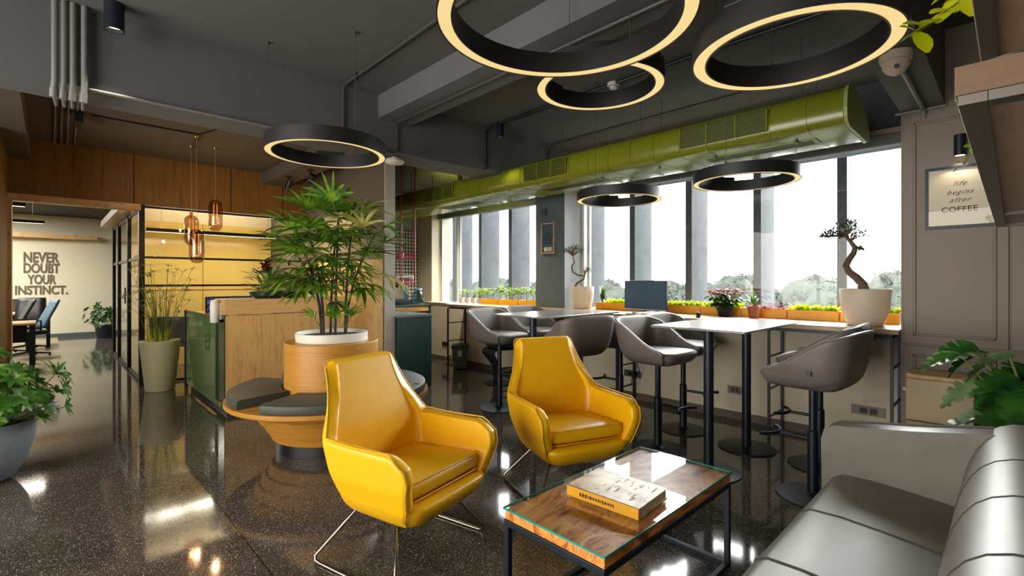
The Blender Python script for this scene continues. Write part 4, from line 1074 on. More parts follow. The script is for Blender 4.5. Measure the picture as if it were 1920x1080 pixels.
BRT = leafmat('bright_window_leaf', (96, 134, 24), (160, 184, 50), .5, .4)
def planter(lab, y0, y1, z, kind, seed, x=4.98):
    t = thing('planter_box', lab, 'planter box', (x+.075, (y0+y1)/2, z), 0, 'amber planter boxes on the sill')
    h = (y1-y0)/2-.004; m_ = MB()
    m_.box(-.075, -.068, -h, h, 0, .088).box(.068, .075, -h, h, 0, .088).box(-.068, .068, -h, -h+.007, 0, .088).box(-.068, .068, h-.007, h, 0, .088).box(-.068, .068, -h+.007, h-.007, 0, .01)
    m_.build('box_shell', M_ORANGE, t, bevel=.002, smooth=False)
    MB().box(-.067, .067, -h+.008, h-.008, .011, .074).build('soil', M_SOIL, t, smooth=False)
    r_ = random.Random(seed); lf = MB(); sm = MB()
    if kind == 'low':
        for k in range(130):
            yy = r_.uniform(-h*.95, h*.95); xx = r_.uniform(-.06, .06); a = r_.uniform(0, 6.28)
            lf.blade((xx, yy, .08), (cos(a)*.6, sin(a)*.6, r_.uniform(.6, 1.4)), (0, 0, 1), r_.uniform(.04, .085), .028, .8, 3, 'oval')
        lf.build('foliage', M_LEAF_LIME, t, ang=80)
    elif kind == 'red':
        for k in range(80):
            yy = r_.uniform(-h*.9, h*.9); xx = r_.uniform(-.055, .055); a = r_.uniform(0, 6.28)
            lf.blade((xx, yy, .08+r_.uniform(0, .03)), (cos(a), sin(a), r_.uniform(.1, .8)), (0, 0, 1), r_.uniform(.03, .05), .026, .5, 3, 'oval')
        lf.build('foliage', M_LEAF_RED, t, ang=80)
    elif kind == 'zz':
        for q in range(9):
            yy = -h+.05+q*(2*h-.1)/8; sl = r_.uniform(-.3, .3); H = r_.uniform(.09, .2)
            p0 = Vector((0, yy, .07)); p1 = p0+Vector((r_.uniform(-.02, .02), sl*H*.5, H)); sm.tube([p0, p1], .003, 5)
            for s in range(7):
                u = .3+.7*s/6
                for sg in (-1, 1): lf.blade(p0.lerp(p1, u), (sg*.3, sg*.8+sl*.3, .8), (0, 0, 1), .05, .018, .3, 3, 'oval')
        lf.build('foliage', M_LEAF_MID, t, ang=80); sm.build('stem', M_STEM, t)
    else:
        for q in range(int(2*h/.13)+1):
            yy = -h+.05+q*.13; p0 = Vector((0, yy, .07)); H = r_.uniform(.10, .17); p1 = p0+Vector((0, r_.uniform(-.02, .02), H)); sm.tube([p0, p1], .005, 5)
            for s in range(44):
                a = r_.uniform(0, 6.28); pp = p1+Vector((cos(a)*.035, sin(a)*.05, r_.uniform(-.06, .05)))
                lf.blade(pp, (cos(a), sin(a), r_.uniform(-.1, .8)), (0, 0, 1), r_.uniform(.045, .07), .032, .6, 3, 'oval')
        lf.build('foliage', BRT, t, ang=80); sm.build('stem', M_BARK, t)
ys = [.64+.415*k for k in range(8)]
kinds = ['low', 'low', 'red', 'low', 'low', 'low', 'low', 'zz']
labs = ['amber planter box at the right end of the sill, behind the big bonsai pot', 'amber planter box just left of the big bonsai pot, mostly bare', 'amber planter box with small red leaves on the wide sill',
        'amber planter box with sparse lime shoots right of the small terracotta pot', 'amber planter box behind the poinsettia', 'amber planter box with lime shoots right of the computer screen',
        'amber planter box hidden behind the computer screen', 'amber planter box with upright leafy stems left of the computer screen']
for k in range(8): planter(labs[k], ys[k], ys[k]+.41 if k < 7 else 3.66, .996, kinds[k], 30+k)
for k, (a, b_) in enumerate(((4.60, 5.02), (5.03, 5.45), (5.46, 5.86))):
    planter(('amber planter box of bright seedlings against the dark pier', 'middle amber planter box of bright seedlings before the left window', 'leftmost amber planter box of bright seedlings before the left window')[k], a, b_, .981, 'tree', 60+k, 4.95)
for k in range(4):
    y = 5.96+.16*k
    def f_(t, k=k): cluster(t, BRT, 26, .05, .11, .10, .05, .022, 80+k, smat=M_BARK)
    leafy('small pale cup pot of bright seedlings before the left window, %s' % ('rightmost', 'second from right', 'third from right', 'leftmost')[k], 'seedling_pot', 'plant pot', (5.02, y, .981),
          [([(0, .001), (.035, .001), (.05, .09), (.044, .092), (.042, .08), (0, .08)], M_WHITEPOT, 'pot', 40)], f_, 'small pale seedling pots')

# bonsais
def bonsai(name, label, loc, R1, R0, H, trunk, rad, clouds, mat, seed, nleaf=420, Ls=.032, rz=0):
    t = thing(name, label, 'bonsai', loc, rz)
    MB().lathe([(0, .001), (R0, .001), (R0*1.08, .01), (R1*.93, H*.45), (R1, H-.01), (R1*.985, H), (R1*.93, H), (R1*.92, H-.03), (0, H-.03)], n=56).build('pot', M_WHITEPOT, t, ang=40)
    MB().lathe([(R1*.915, H-.028), (R1*.4, H-.012), (0, H-.01)], n=32).build('soil', M_SOIL, t)
    b = MB().tube(trunk, rad, 12)
    r_ = random.Random(seed); lf = MB()
    for (c, rx, ry, rz_, anchor) in clouds:
        c = Vector(c); A = Vector(anchor)
        for q in range(7):
            a = r_.uniform(0, 6.28); e = c+Vector((rx*.8*cos(a), ry*.8*sin(a), rz_*r_.uniform(-.3, .5))); b.tube([A, A.lerp(e, .5)+Vector((0, 0, .01)), e], [.006, .004, .002], 5)
        n = int(nleaf*rx*ry/.035) if rx > .1 else 60
        for q in range(n):
            while True:
                v = Vector((r_.uniform(-1, 1), r_.uniform(-1, 1), r_.uniform(-1, 1)))
                if v.length < 1: break
            k = .55+.45*sin(v.x*5+seed)*sin(v.y*5)
            p = c+Vector((v.x*rx, v.y*ry, v.z*rz_*k))
            d = Vector((v.x+r_.uniform(-.6, .6), v.y+r_.uniform(-.6, .6), r_.uniform(-.3, .9)))
            lf.blade(p, d, (0, 0, 1), Ls*r_.uniform(.7, 1.2), Ls*.5, .3, 2, 'oval')
    b.build('trunk', M_BARK, t, ang=70); lf.build('foliage', mat, t, ang=80)['kind'] = 'stuff'
# big one: screen-right is (-y, +x)
def trk(pts, y0):  # pixel path converted on the plane through the pot's centre
    out = []
    for px, py in pts:
        r = ray(px, py); n_ = Vector((cos(AZ), sin(AZ), 0)); D = y0[0]*n_.x+y0[1]*n_.y
        tt = D/(r[0]*n_.x+r[1]*n_.y); p = Vector((r[0]*tt, r[1]*tt, EYE+r[2]*tt)); out.append(p-Vector(y0))
    return out
b0 = (4.70, .82, .996)
T = trk([(1620, 546), (1617, 532), (1606, 520), (1592, 510), (1586, 498), (1592, 486), (1601, 474), (1603, 464), (1594, 452), (1586, 444)], b0)
C = trk([(1565, 436), (1588, 426), (1605, 440), (1548, 444), (1612, 468)], b0)
br = T[7]
bonsai('large_bonsai', 'large bonsai with thick S-shaped trunk in a white pot on the counter, right', b0, .172, .115, .292, T, [.040, .034, .030, .026, .024, .022, .02, .018, .013, .009],
       [(C[0], .11, .10, .07, T[-1]), (C[1], .12, .11, .08, T[-1]), (C[2], .085, .09, .06, T[-2]), (C[3], .055, .05, .04, T[-1]), (C[4], .035, .035, .025, br)], M_LEAF_BONSAI_D, 5, 420, .034)
b1 = (4.96, 3.85, .996)
T = trk([(1077, 540), (1082, 531), (1094, 524), (1096, 518), (1084, 516), (1074, 510), (1072, 500), (1077, 492), (1074, 480)], b1)
C = trk([(1066, 470), (1084, 470), (1076, 464), (1102, 506)], b1)
bonsai('small_bonsai', 'slender bonsai with zigzag trunk in a white pot beside the dark pier', b1, .150, .105, .285, T, [.014, .013, .012, .012, .011, .011, .01, .009, .007],
       [(C[0], .09, .08, .06, T[-1]), (C[1], .09, .08, .06, T[-1]), (C[2], .08, .07, .05, T[-1]), (C[3], .06, .06, .045, T[3])], M_LEAF_OLIVE, 8, 420, .034)
# poinsettia and terracotta pot standing between the boxes
def poin(t):
    r_ = random.Random(6); red = MB(); gr = MB(); sm = MB()
    for q in range(13):
        a = r_.uniform(0, 6.28); rr = .15*sqrt(r_.random()); p = Vector((rr*cos(a), rr*sin(a), r_.uniform(.22, .30)-rr*.2)); sm.tube([(0, 0, .08), p*.6, p], .004, 5)
        for s in range(9):
            b_ = 2*pi*s/9+q; red.blade(p, (cos(b_), sin(b_), r_.uniform(.05, .5)), (0, 0, 1), r_.uniform(.06, .09), .036, .5, 3, 'oval')
        for s in range(5):
            b_ = r_.uniform(0, 6.28); gr.blade(p*r_.uniform(.5, .9), (cos(b_), sin(b_), -.1), (0, 0, 1), .10, .05, .8, 3, 'oval')
    red.build('red_bract', M_LEAF_RED, t, ang=80); gr.build('foliage', M_LEAF_DK, t, ang=80); sm.build('stem', M_STEM, t)
leafy('red poinsettia in a dark low pot standing on the counter before the planter boxes', 'poinsettia', 'plant', (4.86, 1.99, .996),
      [([(0, .001), (.06, .001), (.085, .085), (.078, .088), (.07, .07), (0, .07)], M_BLACK, 'pot', 40)], poin)
leafy('small terracotta pot with a leafy shoot just right of the poinsettia', 'potted_shoot', 'plant', (4.86, 1.72, .996),
      [([(0, .001), (.040, .001), (.052, .09), (.058, .09), (.058, .112), (.05, .112), (.048, .1), (0, .1)], M_TERRA, 'pot', 30)],
      lambda t: cluster(t, M_LEAF_MID, 20, .03, .11, .09, .075, .026, 12, up=.8))

# monitor, keyboard, mouse
mo = thing('monitor', 'blue-grey computer monitor standing on the window counter', 'monitor', (4.66, 2.77, .996), radians(-90-3))
MB().box(-.265, .265, 0, .03, .035, .36).build('screen_housing', M_BLACK, mo, bevel=.004, smooth=False)
MB().box(-.256, .256, -.003, 0, .052, .352).build('display', paint('blue_grey_glossy_screen', (66, 92, 112), .18), mo, smooth=False)
MB().box(-.258, .258, -.004, 0, .037, .051).build('silver_bezel', paint('silver_plastic', (170, 172, 172), .35), mo, smooth=False)
MB().box(-.03, .03, .005, .04, 0, .07).build('stand_neck', M_BLACK, mo, smooth=False)
MB().box(-.13, .13, -.05, .12, 0, .010).build('stand_foot', M_BLACK, mo, bevel=.003, smooth=False)
kb = thing('keyboard', 'slim dark keyboard lying on the counter in front of the monitor', 'keyboard', (4.54, 2.58, .996), radians(-92))
MB().box(-.20, .20, -.05, .05, 0, .014).build('keyboard_body', M_BLACK, kb, bevel=.003, smooth=False)
m_ = MB()
for i in range(14):
    for j in range(4): m_.box(-.185+i*.0265, -.163+i*.0265, -.042+j*.021, -.025+j*.021, .014, .017)
m_.build('key_grid', M_LAMPBODY, kb, smooth=False)['kind'] = 'stuff'
ca = thing('desk_camera', 'small round black and silver webcam on the counter', 'webcam', (4.55, 2.12, .996))
MB().blob((0, 0, .03), .024, .024, .024, 0, 0).build('camera_ball', M_BLACK, ca)
MB().lathe([(0, 0), (.026, 0), (.022, .01), (0, .012)], n=20).build('camera_foot', M_CHROME, ca)

# ================================================================== PICTURES, SOCKETS, WALL LAMPS
t = thing('framed_print', 'black framed poster reading life begins after COFFEE on the right wall', 'framed poster', (4.468, .25, 1.72))
fw, fh = .17, .41; m_ = MB()
for a, b_, c, d in ((-fw-.012, fw+.012, -.008, .012), (-fw-.012, fw+.012, fh-.012, fh+.008), (-fw-.012, -fw+.006, .012, fh-.012), (fw-.006, fw+.012, .012, fh-.012)): m_.box(-.012, .012, a, b_, c, d)
m_.build('frame', M_NAVY, t, smooth=False)
pp = MB().box(-.004, .002, -fw, fw, 0, fh).build('poster_sheet', paint('cream_poster_paper', (214, 204, 182), .5, var=.03), t, smooth=False)
MB().box(-.0095, -.0085, -fw+.006, fw-.006, .012, fh-.012).build('poster_glass', pane_glass('poster_glass', (1, 1, 1), .7), t, smooth=False)
M_INK = paint('dark_ink', (60, 52, 46), .6)
for txt, py, sz, sh, mat, sp_ in (('life', 347, .046, .55, M_INK, 1.2), ('begins', 363, .044, .55, M_INK, 1.2), ('after', 378, .046, .55, M_INK, 1.2), ('COFFEE', 396, .050, 0, M_INK, 1.08)):
    z = atX(1802, py, 4.46).z-1.72
    text_mesh('lettering', txt, sz, mat, pp, faceX(-.0044, 0.005, z, 1.0, 1), .0003, sh, 'CENTER', sp_, 0 if sh else .0008)
t = thing('picture_light', 'black cylinder wall lamp above the coffee poster', 'wall lamp', (4.44, .25, 2.20))
MB().cyl((0, 0, 0), (0, 0, .14), .032, 24).build('lamp_body', M_NAVY, t)
MB().box(0, .045, -.015, .015, .05, .09).build('wall_bracket', M_NAVY, t, smooth=False)
MB().disc((0, 0, -.001), .027, 20, False).build('lamp_lens', M_TUBE, t)
lamp('picture_beam', 'SPOT', (4.43, .25, 2.19), 2.2*LAMPS, (1, .86, .66), .02, (0, radians(4), 0), 120)

t = thing('small_framed_print', 'narrow wood-framed blue print hanging on the dark pier', 'framed print', (4.843, 4.34, 1.72))
m_ = MB(); fw = .115; fh = .41
for a, b_, c, d in ((-fw, fw, 0, .014), (-fw, fw, fh-.014, fh), (-fw, -fw+.014, .014, fh-.014), (fw-.014, fw, .014, fh-.014)): m_.box(-.01, .006, a, b_, c, d)
m_.build('frame', M_JAMB, t, smooth=False)
pp = MB().box(-.002, .004, -fw+.01, fw-.01, .01, fh-.01).build('print_sheet', paint('deep_blue_print', (62, 84, 102), .5), t, smooth=False)
m_ = MB().box(-.0035, -.002, -.07, -.005, .03, .085).box(-.0035, -.002, .005, .07, .03, .085)
m_.build('pale_panel', paint('pale_print', (190, 190, 170), .6), pp, smooth=False)
m_ = MB()
for a in range(8):
    an = pi*a/7; m_.box(-.0035, -.002, .055*cos(an)-.006, .055*cos(an)+.006, .12, .20+.10*sin(an))
m_.build('abstract_arch', paint('navy_print', (34, 52, 72), .6), pp, smooth=False)
t = thing('wall_speaker', 'small square dark box on the pier above the blue print', 'wall box', (4.83, 4.40, 2.28))
MB().box(-.02, .018, -.045, .045, -.045, .045).build('box_body', paint('slate_plastic', (62, 74, 84), .5), t, bevel=.004, smooth=False)
MB().disc((0, 0, 0), .001, 8).build('dot', M_BLACK, t) if False else None

for k, (ya, yb, lab) in enumerate(((.71, .94, 'wide dark socket plate on the knee wall behind the right-hand stools'), (1.82, 1.96, 'dark socket plate on the knee wall between the high table legs'),
                                   (2.93, 3.15, 'dark socket plate with a plugged cable under the monitor'), (6.57, 6.76, 'small dark socket plate on the knee wall by the pedal bin'))):
    t = thing('socket_plate', lab, 'power socket', (XW, (ya+yb)/2, .285))
    h = (yb-ya)/2
    MB().box(-.008, -.001, -h, h, -.038, .038).build('plate', M_STEELBAR, t, bevel=.002, smooth=False)
    for q in range(2): MB().box(-.011, -.007, -h*.55+q*h*.6, -h*.1+q*h*.6, -.022, .022).build('socket_insert', M_BLACK, t, smooth=False)
o = MB().tube([(4.72, 2.86, .922), (4.74, 2.87, .6), (4.72, 2.92, .45), (4.77, 2.90, .35), (4.74, 2.98, .18), (4.80, 3.02, .2), (4.835, 3.03, .28)], .005, 6).build('power_cable', M_BLACK)
tag(o, 'black power cable dangling from the counter to the socket', 'cable')

# ================================================================== BIN, BEIGE BOX, MONSTERA
t = thing('pedal_bin', 'grey-green plastic pedal bin with dark lid by the knee wall', 'bin', (4.58, 5.92, 0), radians(-40))
rings = [[Vector((x, y, z)) for x, y in rbox(hx, hx*.8, .03, 4)] for hx, z in ((.10, .012), (.125, .33))]
m_ = MB().grid(rings, close=True); m_.f.append(tuple(range(len(rings[0])-1, -1, -1))); m_.m.append(0)
m_.build('bin_body', paint('grey_green_plastic', (92, 106, 98), .5), t)
rings = [[Vector((x*s, y*s, z)) for x, y in rbox(.132, .108, .03, 4)] for s, z in ((1, .325), (1, .35), (.92, .375), (.4, .385), (.01, .386))]
MB().grid(rings, close=True).build('bin_lid', paint('dark_green_lid', (36, 58, 48), .45), t)
MB().box(-.04, .04, -.13, -.075, .012, .03).build('pedal', M_BLACK, t, smooth=False)
MB().box(-.03, .03, -.103, -.1005, .20, .29).build('sticker', M_WHITE, t, Matrix) if False else MB().box(-.028, .028, -.1, -.096, .20, .29).build('sticker', M_WHITE, t, smooth=False)

t = thing('storage_box', 'tall beige cabinet with a pale wooden lid before the right wall', 'cabinet', (4.28, .335, 0))
MB().box(-.13, .13, -.165, .165, .001, .42).build('lower_body', paint('beige_panel', (168, 150, 118), .6), t, bevel=.006, smooth=False)
MB().box(-.132, .132, -.167, .167, .425, .70).build('upper_body', paint('light_beige_panel', (196, 180, 146), .6), t, bevel=.008, smooth=False)
MB().box(-.135, .135, -.17, .17, .70, .73).build('lid', M_JAMB, t, bevel=.01, smooth=False)
MB().cyl((-.10, .17, .62), (-.10, .185, .62), .012, 12).build('side_knob', M_WHITE, t)

def monstera_leaf(L):
    """flat split leaf outline in local xy, stalk at origin pointing +y; returns verts/faces fan"""
    half = []
    pts = [(0, 0), (.16, -.10), (.34, -.06), (.46, .10), (.50, .26), (.22, .27), (.49, .36), (.46, .48), (.18, .44), (.42, .58), (.37, .68), (.15, .60), (.30, .78), (.22, .86), (.09, .76), (.10, .95), (0, 1.0)]
    return [(x*L, y*L) for x, y in pts]
def monstera(t):
    r_ = random.Random(2); lf = MB(); pale = MB(); sm = MB()
    spec = [((-.02, .34), .97, 0, .20), ((.02, .42), .93, 1, .20), ((.10, .30), .95, 0, .20), ((-.08, .30), .78, 1, .20), ((.0, .16), .95, 1, .22), ((.05, .0), .90, 0, .24), ((-.15, .04), .80, 0, .24), ((-.12, -.10), .86, 0, .24), ((-.12, .24), .66, 1, .18), ((-.2, .12), .70, 0, .24), ((.08, -.2), .76, 0, .24), ((-.05, .12), .84, 0, .22), ((-.10, .34), .60, 1, .18), ((-.22, -.05), .62, 0, .24)]
    for (x, y), z, pl_, L in spec:
        p = Vector((x*.7, y*.7, z)); sm.tube([(x*.1, y*.1, .3), (x*.3, y*.3, z*.75), p], [.009, .007, .006], 7)
        a = atan2(y, x)+r_.uniform(-.4, .4); tilt = r_.uniform(-.55, -.05)
        R = Matrix.Translation(p) @ Matrix.Rotation(a-pi/2, 4, 'Z') @ Matrix.Rotation(tilt, 4, 'X') @ Matrix.Rotation(r_.uniform(-.4, .4), 4, 'Y')
        out = monstera_leaf(L)
        M_ = pale if pl_ else lf
        for sg in (-1, 1):
            for (x0, y0), (x1, y1) in zip(out, out[1:]):
                def bend(X, Y): return R @ Vector((sg*X, Y, .28*abs(X)-.9*Y*Y/L*.5))
                m0, m1 = (0, min(y0, L)*.96+.02*L), (0, min(y1, L)*.96+.02*L)
                q = [bend(*m0), bend(x0, y0), bend(x1, y1), bend(*m1)]
                M_.add(q if sg > 0 else q[::-1], [(0, 1, 2, 3)])
    lf.build('leaf', leafmat('monstera_leaf', (24, 70, 24), (60, 118, 44), .22, .2), t, ang=80)
    pale.build('pale_leaf', leafmat('monstera_pale_leaf', (96, 140, 80), (150, 176, 128), .18, .3), t, ang=80)
    sm.build('stem', M_STEM, t)
leafy('large monstera with split glossy leaves rising behind the sofa back', 'potted_monstera', 'plant', (3.62, -.10, 0),
      [([(0, .001), (.13, .001), (.22, .38), (.205, .385), (.19, .35), (0, .35)], M_BLACK, 'pot', 40)], monstera)

# ================================================================== WALL SHELVES AND POTHOS
YF, YK = .062, -.40
M_WALNUT_SHADED = wood('walnut_shaded_end', [(70, 50, 32), (96, 70, 46), (106, 80, 54), (88, 64, 42)], (12, 1.4, 12), rough=.5, dist=1.2)  # darker walnut copy: shade put into the colour of the board ends
def shelf(lab, z, x0, x1):
    t = thing('wall_shelf', lab, 'shelf', (0, 0, z))
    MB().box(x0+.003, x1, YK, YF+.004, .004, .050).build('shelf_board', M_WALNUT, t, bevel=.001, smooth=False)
    MB().box(x0-.003, x0+.002, YK, YF+.004, .004, .050).build('shaded_end_face', M_WALNUT_SHADED, t, smooth=False)
    m_ = MB().box(x0+.0, x1, YF-.034, YF, -.012, .0035).box(x0, x0+.04, YK, YF-.035, -.012, .0035).box(x1-.04, x1, YK, YF-.035, -.012, .0035)
    m_.box((x0+x1)/2+.62, (x0+x1)/2+.66, YK, YF-.035, -.012, .0035)
    m_.build('steel_frame', M_STEELBAR, t, smooth=False)
    return t
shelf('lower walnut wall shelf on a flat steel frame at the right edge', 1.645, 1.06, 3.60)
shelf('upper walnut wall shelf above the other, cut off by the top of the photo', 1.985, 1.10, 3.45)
def pothos(lab, x, z, vines, mat, seed, y=.02, k=1.0):
    t = thing('trailing_pothos', lab, 'plant', (x, y, z), 0, 'trailing plants on the shelves')
    r_ = random.Random(seed); lf = MB(); sm = MB()
    MB().lathe([(0, .001), (.05, .001), (.065, .10), (.058, .102), (.055, .09), (0, .09)], n=24).build('pot', M_BLACK, t, ang=40)
    for pts in vines:
        pts = [Vector(p)-Vector((x, y, z)) for p in pts]
        pts = [Vector((0, .0, .095))]+pts
        sm.tube(pts, .003, 5)
        for i in range(1, len(pts)):
            p = pts[i]; d = (pts[i]-pts[i-1]).normalized(); s = r_.choice((-1, 1))
            dd = Vector((d.x*.5+r_.uniform(-.4, .2), d.y*.5+.4*s+r_.uniform(-.2, .3), -.35))
            lf.blade(p, dd, (r_.uniform(-.5, -.1), r_.uniform(-.4, .4), 1), k*r_.uniform(.055, .075), .05*k, .5, 4, 'oval', .1)
            lf.blade(p, (-.5, r_.uniform(.2, .6), r_.uniform(-.2, .5)), (-.6, 0, .6), k*r_.uniform(.045, .065), .045*k, .5, 4, 'oval', .1)
    lf.build('leaf', mat, t, ang=80); sm.build('vine', M_STEM, t)
pothos('bright yellow-green pothos trailing over the upper shelf near the top right', 1.75, 2.036,
       [[(1.74, .085, 2.10), (1.73, .12, 2.075), (1.71, .14, 2.05), (1.69, .16, 2.03), (1.68, .18, 2.02)], [(1.78, .09, 2.13), (1.77, .11, 2.12), (1.74, .12, 2.14)], [(1.80, .08, 2.16), (1.79, .10, 2.15)]], leafmat('chartreuse_leaf', (176, 190, 6), (218, 222, 40), .35, .45), 3, .0)
pothos('small green trailing plant on the lower shelf near its front corner', 1.42, 1.696,
       [[(1.40, .078, 1.73)]], leafmat('fresh_green_leaf', (70, 140, 30), (140, 190, 60), .35, .4), 5, .0, .42)
pothos('small green trailing plant farther along the lower shelf', 1.95, 1.696,
       [[(1.93, .078, 1.74), (1.92, .10, 1.69)]], leafmat('fresh_green_leaf', (70, 140, 30), (140, 190, 60)), 6, .0, .5)

# ================================================================== PANTRY
t = thing('teal_cabinet', 'dark teal low cabinet standing at the end of the partition', 'cabinet', (3.07, 5.20, 0))
MB().box(0, .49, .0, .62, .001, .90).build('cabinet_body', M_TEAL, t, smooth=False)
MB().box(-.003, .50, -.01, .63, .90, .93).build('cabinet_top', paint('grey_stone_top', (120, 128, 126), .25), t, bevel=.003, smooth=False)
t = thing('pantry_counter', 'back pantry counter with wood front band and dark teal side', 'counter', (3.08, 7.10, 0))
MB().box(0, 1.72, .03, .67, .001, .83).build('cabinet_body', paint('light_oak_front', (176, 150, 112), .5), t, smooth=False)
MB().box(0, 1.72, .0, .68, .83, .92).build('front_band', M_OAKH, t, smooth=False)
MB().box(-.0, 1.76, -.02, .685, .92, .945).build('counter_top', M_TEAL, t, bevel=.002, smooth=False)
MB().box(1.72, 1.76, -.02, .685, .001, .92).build('side_panel', M_TEAL, t, smooth=False)
t = thing('coffee_machine', 'chrome and black espresso machine on the pantry counter', 'coffee machine', (4.42, 7.42, .946))
MB().box(-.17, .17, -.16, .16, .02, .08).build('drip_tray', M_BLACK, t, bevel=.005, smooth=False)
MB().box(-.17, .17, .0, .16, .08, .36).build('machine_body', M_CHROME, t, bevel=.01, smooth=False)
MB().box(-.18, .18, -.16, .16, .36, .50).build('machine_head', M_CHROME, t, bevel=.01, smooth=False)
MB().cyl((0, -.08, .29), (0, -.08, .36), .03, 16).box(-.012, .012, -.2, -.1, .3, .32).build('brew_group', M_BLACK, t)
MB().box(-.10, .10, -.165, -.16, .40, .46).build('control_panel', M_BLACK, t, smooth=False)
t = thing('black_appliance', 'tall black appliance left of the espresso machine', 'appliance', (4.08, 7.40, .946))
MB().box(-.13, .13, -.15, .15, 0, .44).build('appliance_body', M_NAVY, t, bevel=.01, smooth=False)
MB().box(-.08, .08, -.155, -.15, .1, .2).build('spout_recess', M_BLACK, t, smooth=False)
t = thing('water_jar', 'clear blue-tinted glass water jar on the pantry counter', 'jar', (4.70, 7.28, .946))
MB().lathe([(0, .003), (.09, .003), (.105, .03), (.105, .18), (.07, .22), (.07, .25), (.062, .25), (.062, .22), (.097, .18), (.097, .03), (0, .012)], n=32).build('jar_glass', pane_glass('blue_glass', (.62, .76, .84), 1.6), t, ang=40)
MB().lathe([(0, .275), (.07, .275), (.075, .25), (.0, .249)], n=24).build('jar_lid', paint('blue_lid', (86, 130, 160), .4), t)
# hanging red rack
t = thing('hanging_rack', 'red two-tier rack hanging on long red rods in the pantry', 'rack', (0, 0, 0))
X0, X1, Y0, Y1 = 3.28, 3.66, 5.75, 6.10
for x in (X0, X1):
    for y in (Y0, Y1): MB().cyl((x, y, 1.28), (x, y, CZB), .009, 10).build('rod', M_RED, t)
for z in (1.30, 1.66):
    m_ = MB().box(X0, X1, Y0, Y1, z-.004, z)
    tr = m_.build('tray', M_RED, t, smooth=False); m_ = MB()
    for q in range(15):
        u = q/14
        m_.cyl((X0+(X1-X0)*u, Y0, z), (X0+(X1-X0)*u, Y0, z+.07), .003, 5); m_.cyl((X0+(X1-X0)*u, Y1, z), (X0+(X1-X0)*u, Y1, z+.07), .003, 5)
        m_.cyl((X0, Y0+(Y1-Y0)*u, z), (X0, Y0+(Y1-Y0)*u, z+.07), .003, 5); m_.cyl((X1, Y0+(Y1-Y0)*u, z), (X1, Y0+(Y1-Y0)*u, z+.07), .003, 5)
    m_.tube([(X0, Y0, z+.07), (X1, Y0, z+.07), (X1, Y1, z+.07), (X0, Y1, z+.07), (X0, Y0, z+.07)], .005, 6)
    m_.build('rail', M_RED, tr)
for z in (1.301, 1.661):
    for q, (x, y) in enumerate(((3.40, 5.88), (3.52, 5.88), (3.57, 6.0), (3.41, 6.0))):
        o = MB().lathe([(0, 0), (.03, 0), (.042, .075), (.038, .075), (.027, .006), (0, .006)], n=20).build('cup', M_WHITEPOT if q % 2 else M_RED, loc=(x, y, z))
        tag(o, '%s cup on the %s tier of the red hanging rack, %s' % ('pale' if q % 2 else 'red', 'lower' if z < 1.5 else 'upper', ('front left', 'front right', 'back right', 'back left')[q]), 'cup', 'cups on the red rack')
o = MB().tube([(4.0, 5.2, CZB-.01), (4.25, 5.3, CZB-.02), (4.27, 5.3, 2.9), (4.27, 5.3, 2.64)], .012, 8).build('drop_pipe', M_CONDL); tag(o, 'pale pipe dropping from the pantry ceiling to the duct', 'pipe')

# ================================================================== OFFICE BEYOND THE OPENING
def office_desk(lab, x1, y, dx, z=.71):
    t = thing('office_desk', lab, 'desk', (x1, y, 0))
    MB().box(-dx, 0, -.35, .35, z-.03, z).build('desk_top', M_JAMB, t, bevel=.004, smooth=False)
    for yy in (-.32, .32):
        for xx in (-.04, -dx+.04): MB().box(xx-.03, xx+.03, yy-.03, yy+.03, .008, z-.03).build('leg', M_NAVY, t, smooth=False)
    MB().box(-dx+.1, -.1, -.02, .02, z-.32, z-.03).build('modesty_panel', M_BLACK, t, smooth=False)
    return t
office_desk('far office desk with pale top below the wall lettering', .04, 13.9, 1.8)
office_desk('near office desk with pale top just inside the opening', -.14, 10.75, 1.5)
mo = thing('office_monitor', 'dark computer screen on the far office desk', 'monitor', (-.32, 13.8, .711), radians(14))
MB().box(-.30, .30, 0, .03, .03, .28).build('screen_housing', M_BLACK, mo, smooth=False)
MB().box(-.28, .28, -.003, 0, .045, .265).build('display', paint('grey_idle_screen', (96, 94, 84), .3), mo, smooth=False)
MB().box(-.03, .03, .0, .03, 0, .03).box(-.12, .12, -.06, .08, 0, .012).build('stand', M_BLACK, mo, smooth=False)
def office_chair(lab, x, y, rz, col):
    t = thing('office_chair', lab, 'office chair', (x, y, 0), radians(rz), 'office chairs beyond the opening')
    P = [[Vector((xx*(1-.1*v), -.06*cos(2.6*v)+.16*v*.5+.22, .52+.50*v)) for xx in (-.22, -.11, 0, .11, .22)] for v in [q/8 for q in range(9)]]
    MB().grid(P).build('backrest', col, t, solid=.03)
    m_ = MB(); pillow(m_, .24, .23, .42, .49, .06, .01); m_.build('seat', M_BLACK, t)
    for sg in (-1, 1): MB().tube([(sg*.26, .1, .45), (sg*.28, .1, .66), (sg*.28, -.16, .67)], .015, 8).build('armrest', M_BLACK, t)
    MB().cyl((0, 0, .10), (0, 0, .42), .025, 12).build('gas_lift', M_BLACK, t)
    for k in range(5):
        a = 2*pi*k/5; MB().tube([(0, 0, .11), (.28*cos(a), .28*sin(a), .075), (.28*cos(a), .28*sin(a), .03)], [.02, .015, .02], 8).build('base_arm', M_BLACK, t)
    return t
M_MESH = paint('blue_grey_mesh', (70, 104, 124), .6)
office_chair('blue-grey mesh office chair nearer the right, pulled to the near desk', -.26, 11.9, -75, M_MESH)
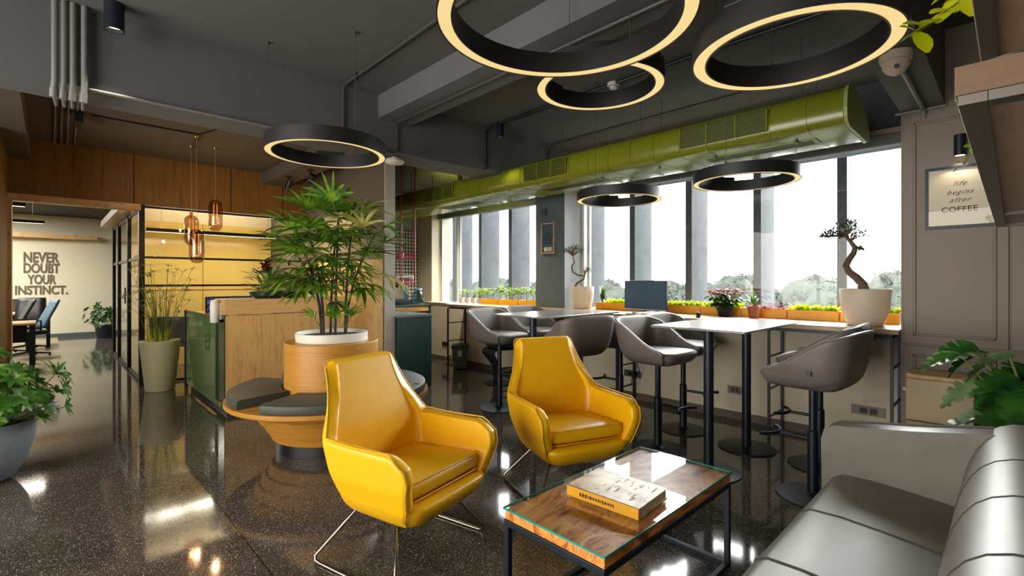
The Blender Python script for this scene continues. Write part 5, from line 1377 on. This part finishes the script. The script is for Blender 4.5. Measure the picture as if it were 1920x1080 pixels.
office_chair('dark mesh office chair behind the blue-grey one', -.56, 12.55, -80, M_NAVY)
office_chair('black office chair at the far desk', -.30, 13.2, -10, M_BLACK)
def linear(lab, x0, x1, y, z, w=8, col=(1, .9, .74), zc=2.9):
    t = thing('linear_pendant', lab, 'ceiling lamp', ((x0+x1)/2, y, z), 0, 'linear pendant lamps')
    h = (x1-x0)/2
    MB().box(-h, h, -.03, .03, 0, .05).build('lamp_housing', M_BLACK, t, smooth=False)
    MB().box(-h+.01, h-.01, -.025, .025, -.004, 0).build('light_diffuser', M_TUBE, t, smooth=False)
    for s in (-1, 1): MB().cyl((s*h*.8, 0, .05), (s*h*.8, 0, zc-z), .002, 5).build('suspension_cable', M_STEELBAR, t)
    lamp('linear_glow', 'AREA', ((x0+x1)/2, y, z-.01), w*LAMPS, col, x1-x0, (0, 0, 0), sy=.14)
linear('linear office lamp nearest the opening', -1.6, -.22, 9.3, 2.36, 7)
linear('linear office lamp farther in', -1.6, -.05, 12.3, 2.40, 16)
linear('long linear lamp inside the yellow meeting room', 1.0, 2.8, 8.55, 2.06, 12, (1, .88, .70), 2.6)
lamp('band_fill_light', 'AREA', (1.9, 8.55, 2.12), 16*LAMPS, (1, .88, .70), 1.7, (pi, 0, 0), sy=.05)  # added upward light to brighten the white band, not part of the pendant
lamp('office_fill_light', 'AREA', (-1.7, 13.6, 2.85), 150*LAMPS, (1, .93, .8), 2.2)  # added area light without a fixture, brightens the office
t = thing('meeting_chair', 'grey chair behind the glass next to the papyrus pot', 'chair', (1.35, 8.6, 0), radians(160))
m_ = MB(); pillow(m_, .25, .24, .40, .47, .06, .01); m_.build('seat', M_STOOL, t)
P = [[Vector((xx, .22+.1*v-.06*(xx/.22)**2*0, .47+.38*v)) for xx in (-.24, -.12, 0, .12, .24)] for v in [q/6 for q in range(7)]]
MB().grid(P).build('backrest', M_STOOL, t, solid=.03)
for sx in (-1, 1):
    for sy in (-1, 1): MB().cyl((sx*.2, sy*.2, .001), (sx*.18, sy*.18, .40), .014, 8).build('leg', M_BLACK, t)
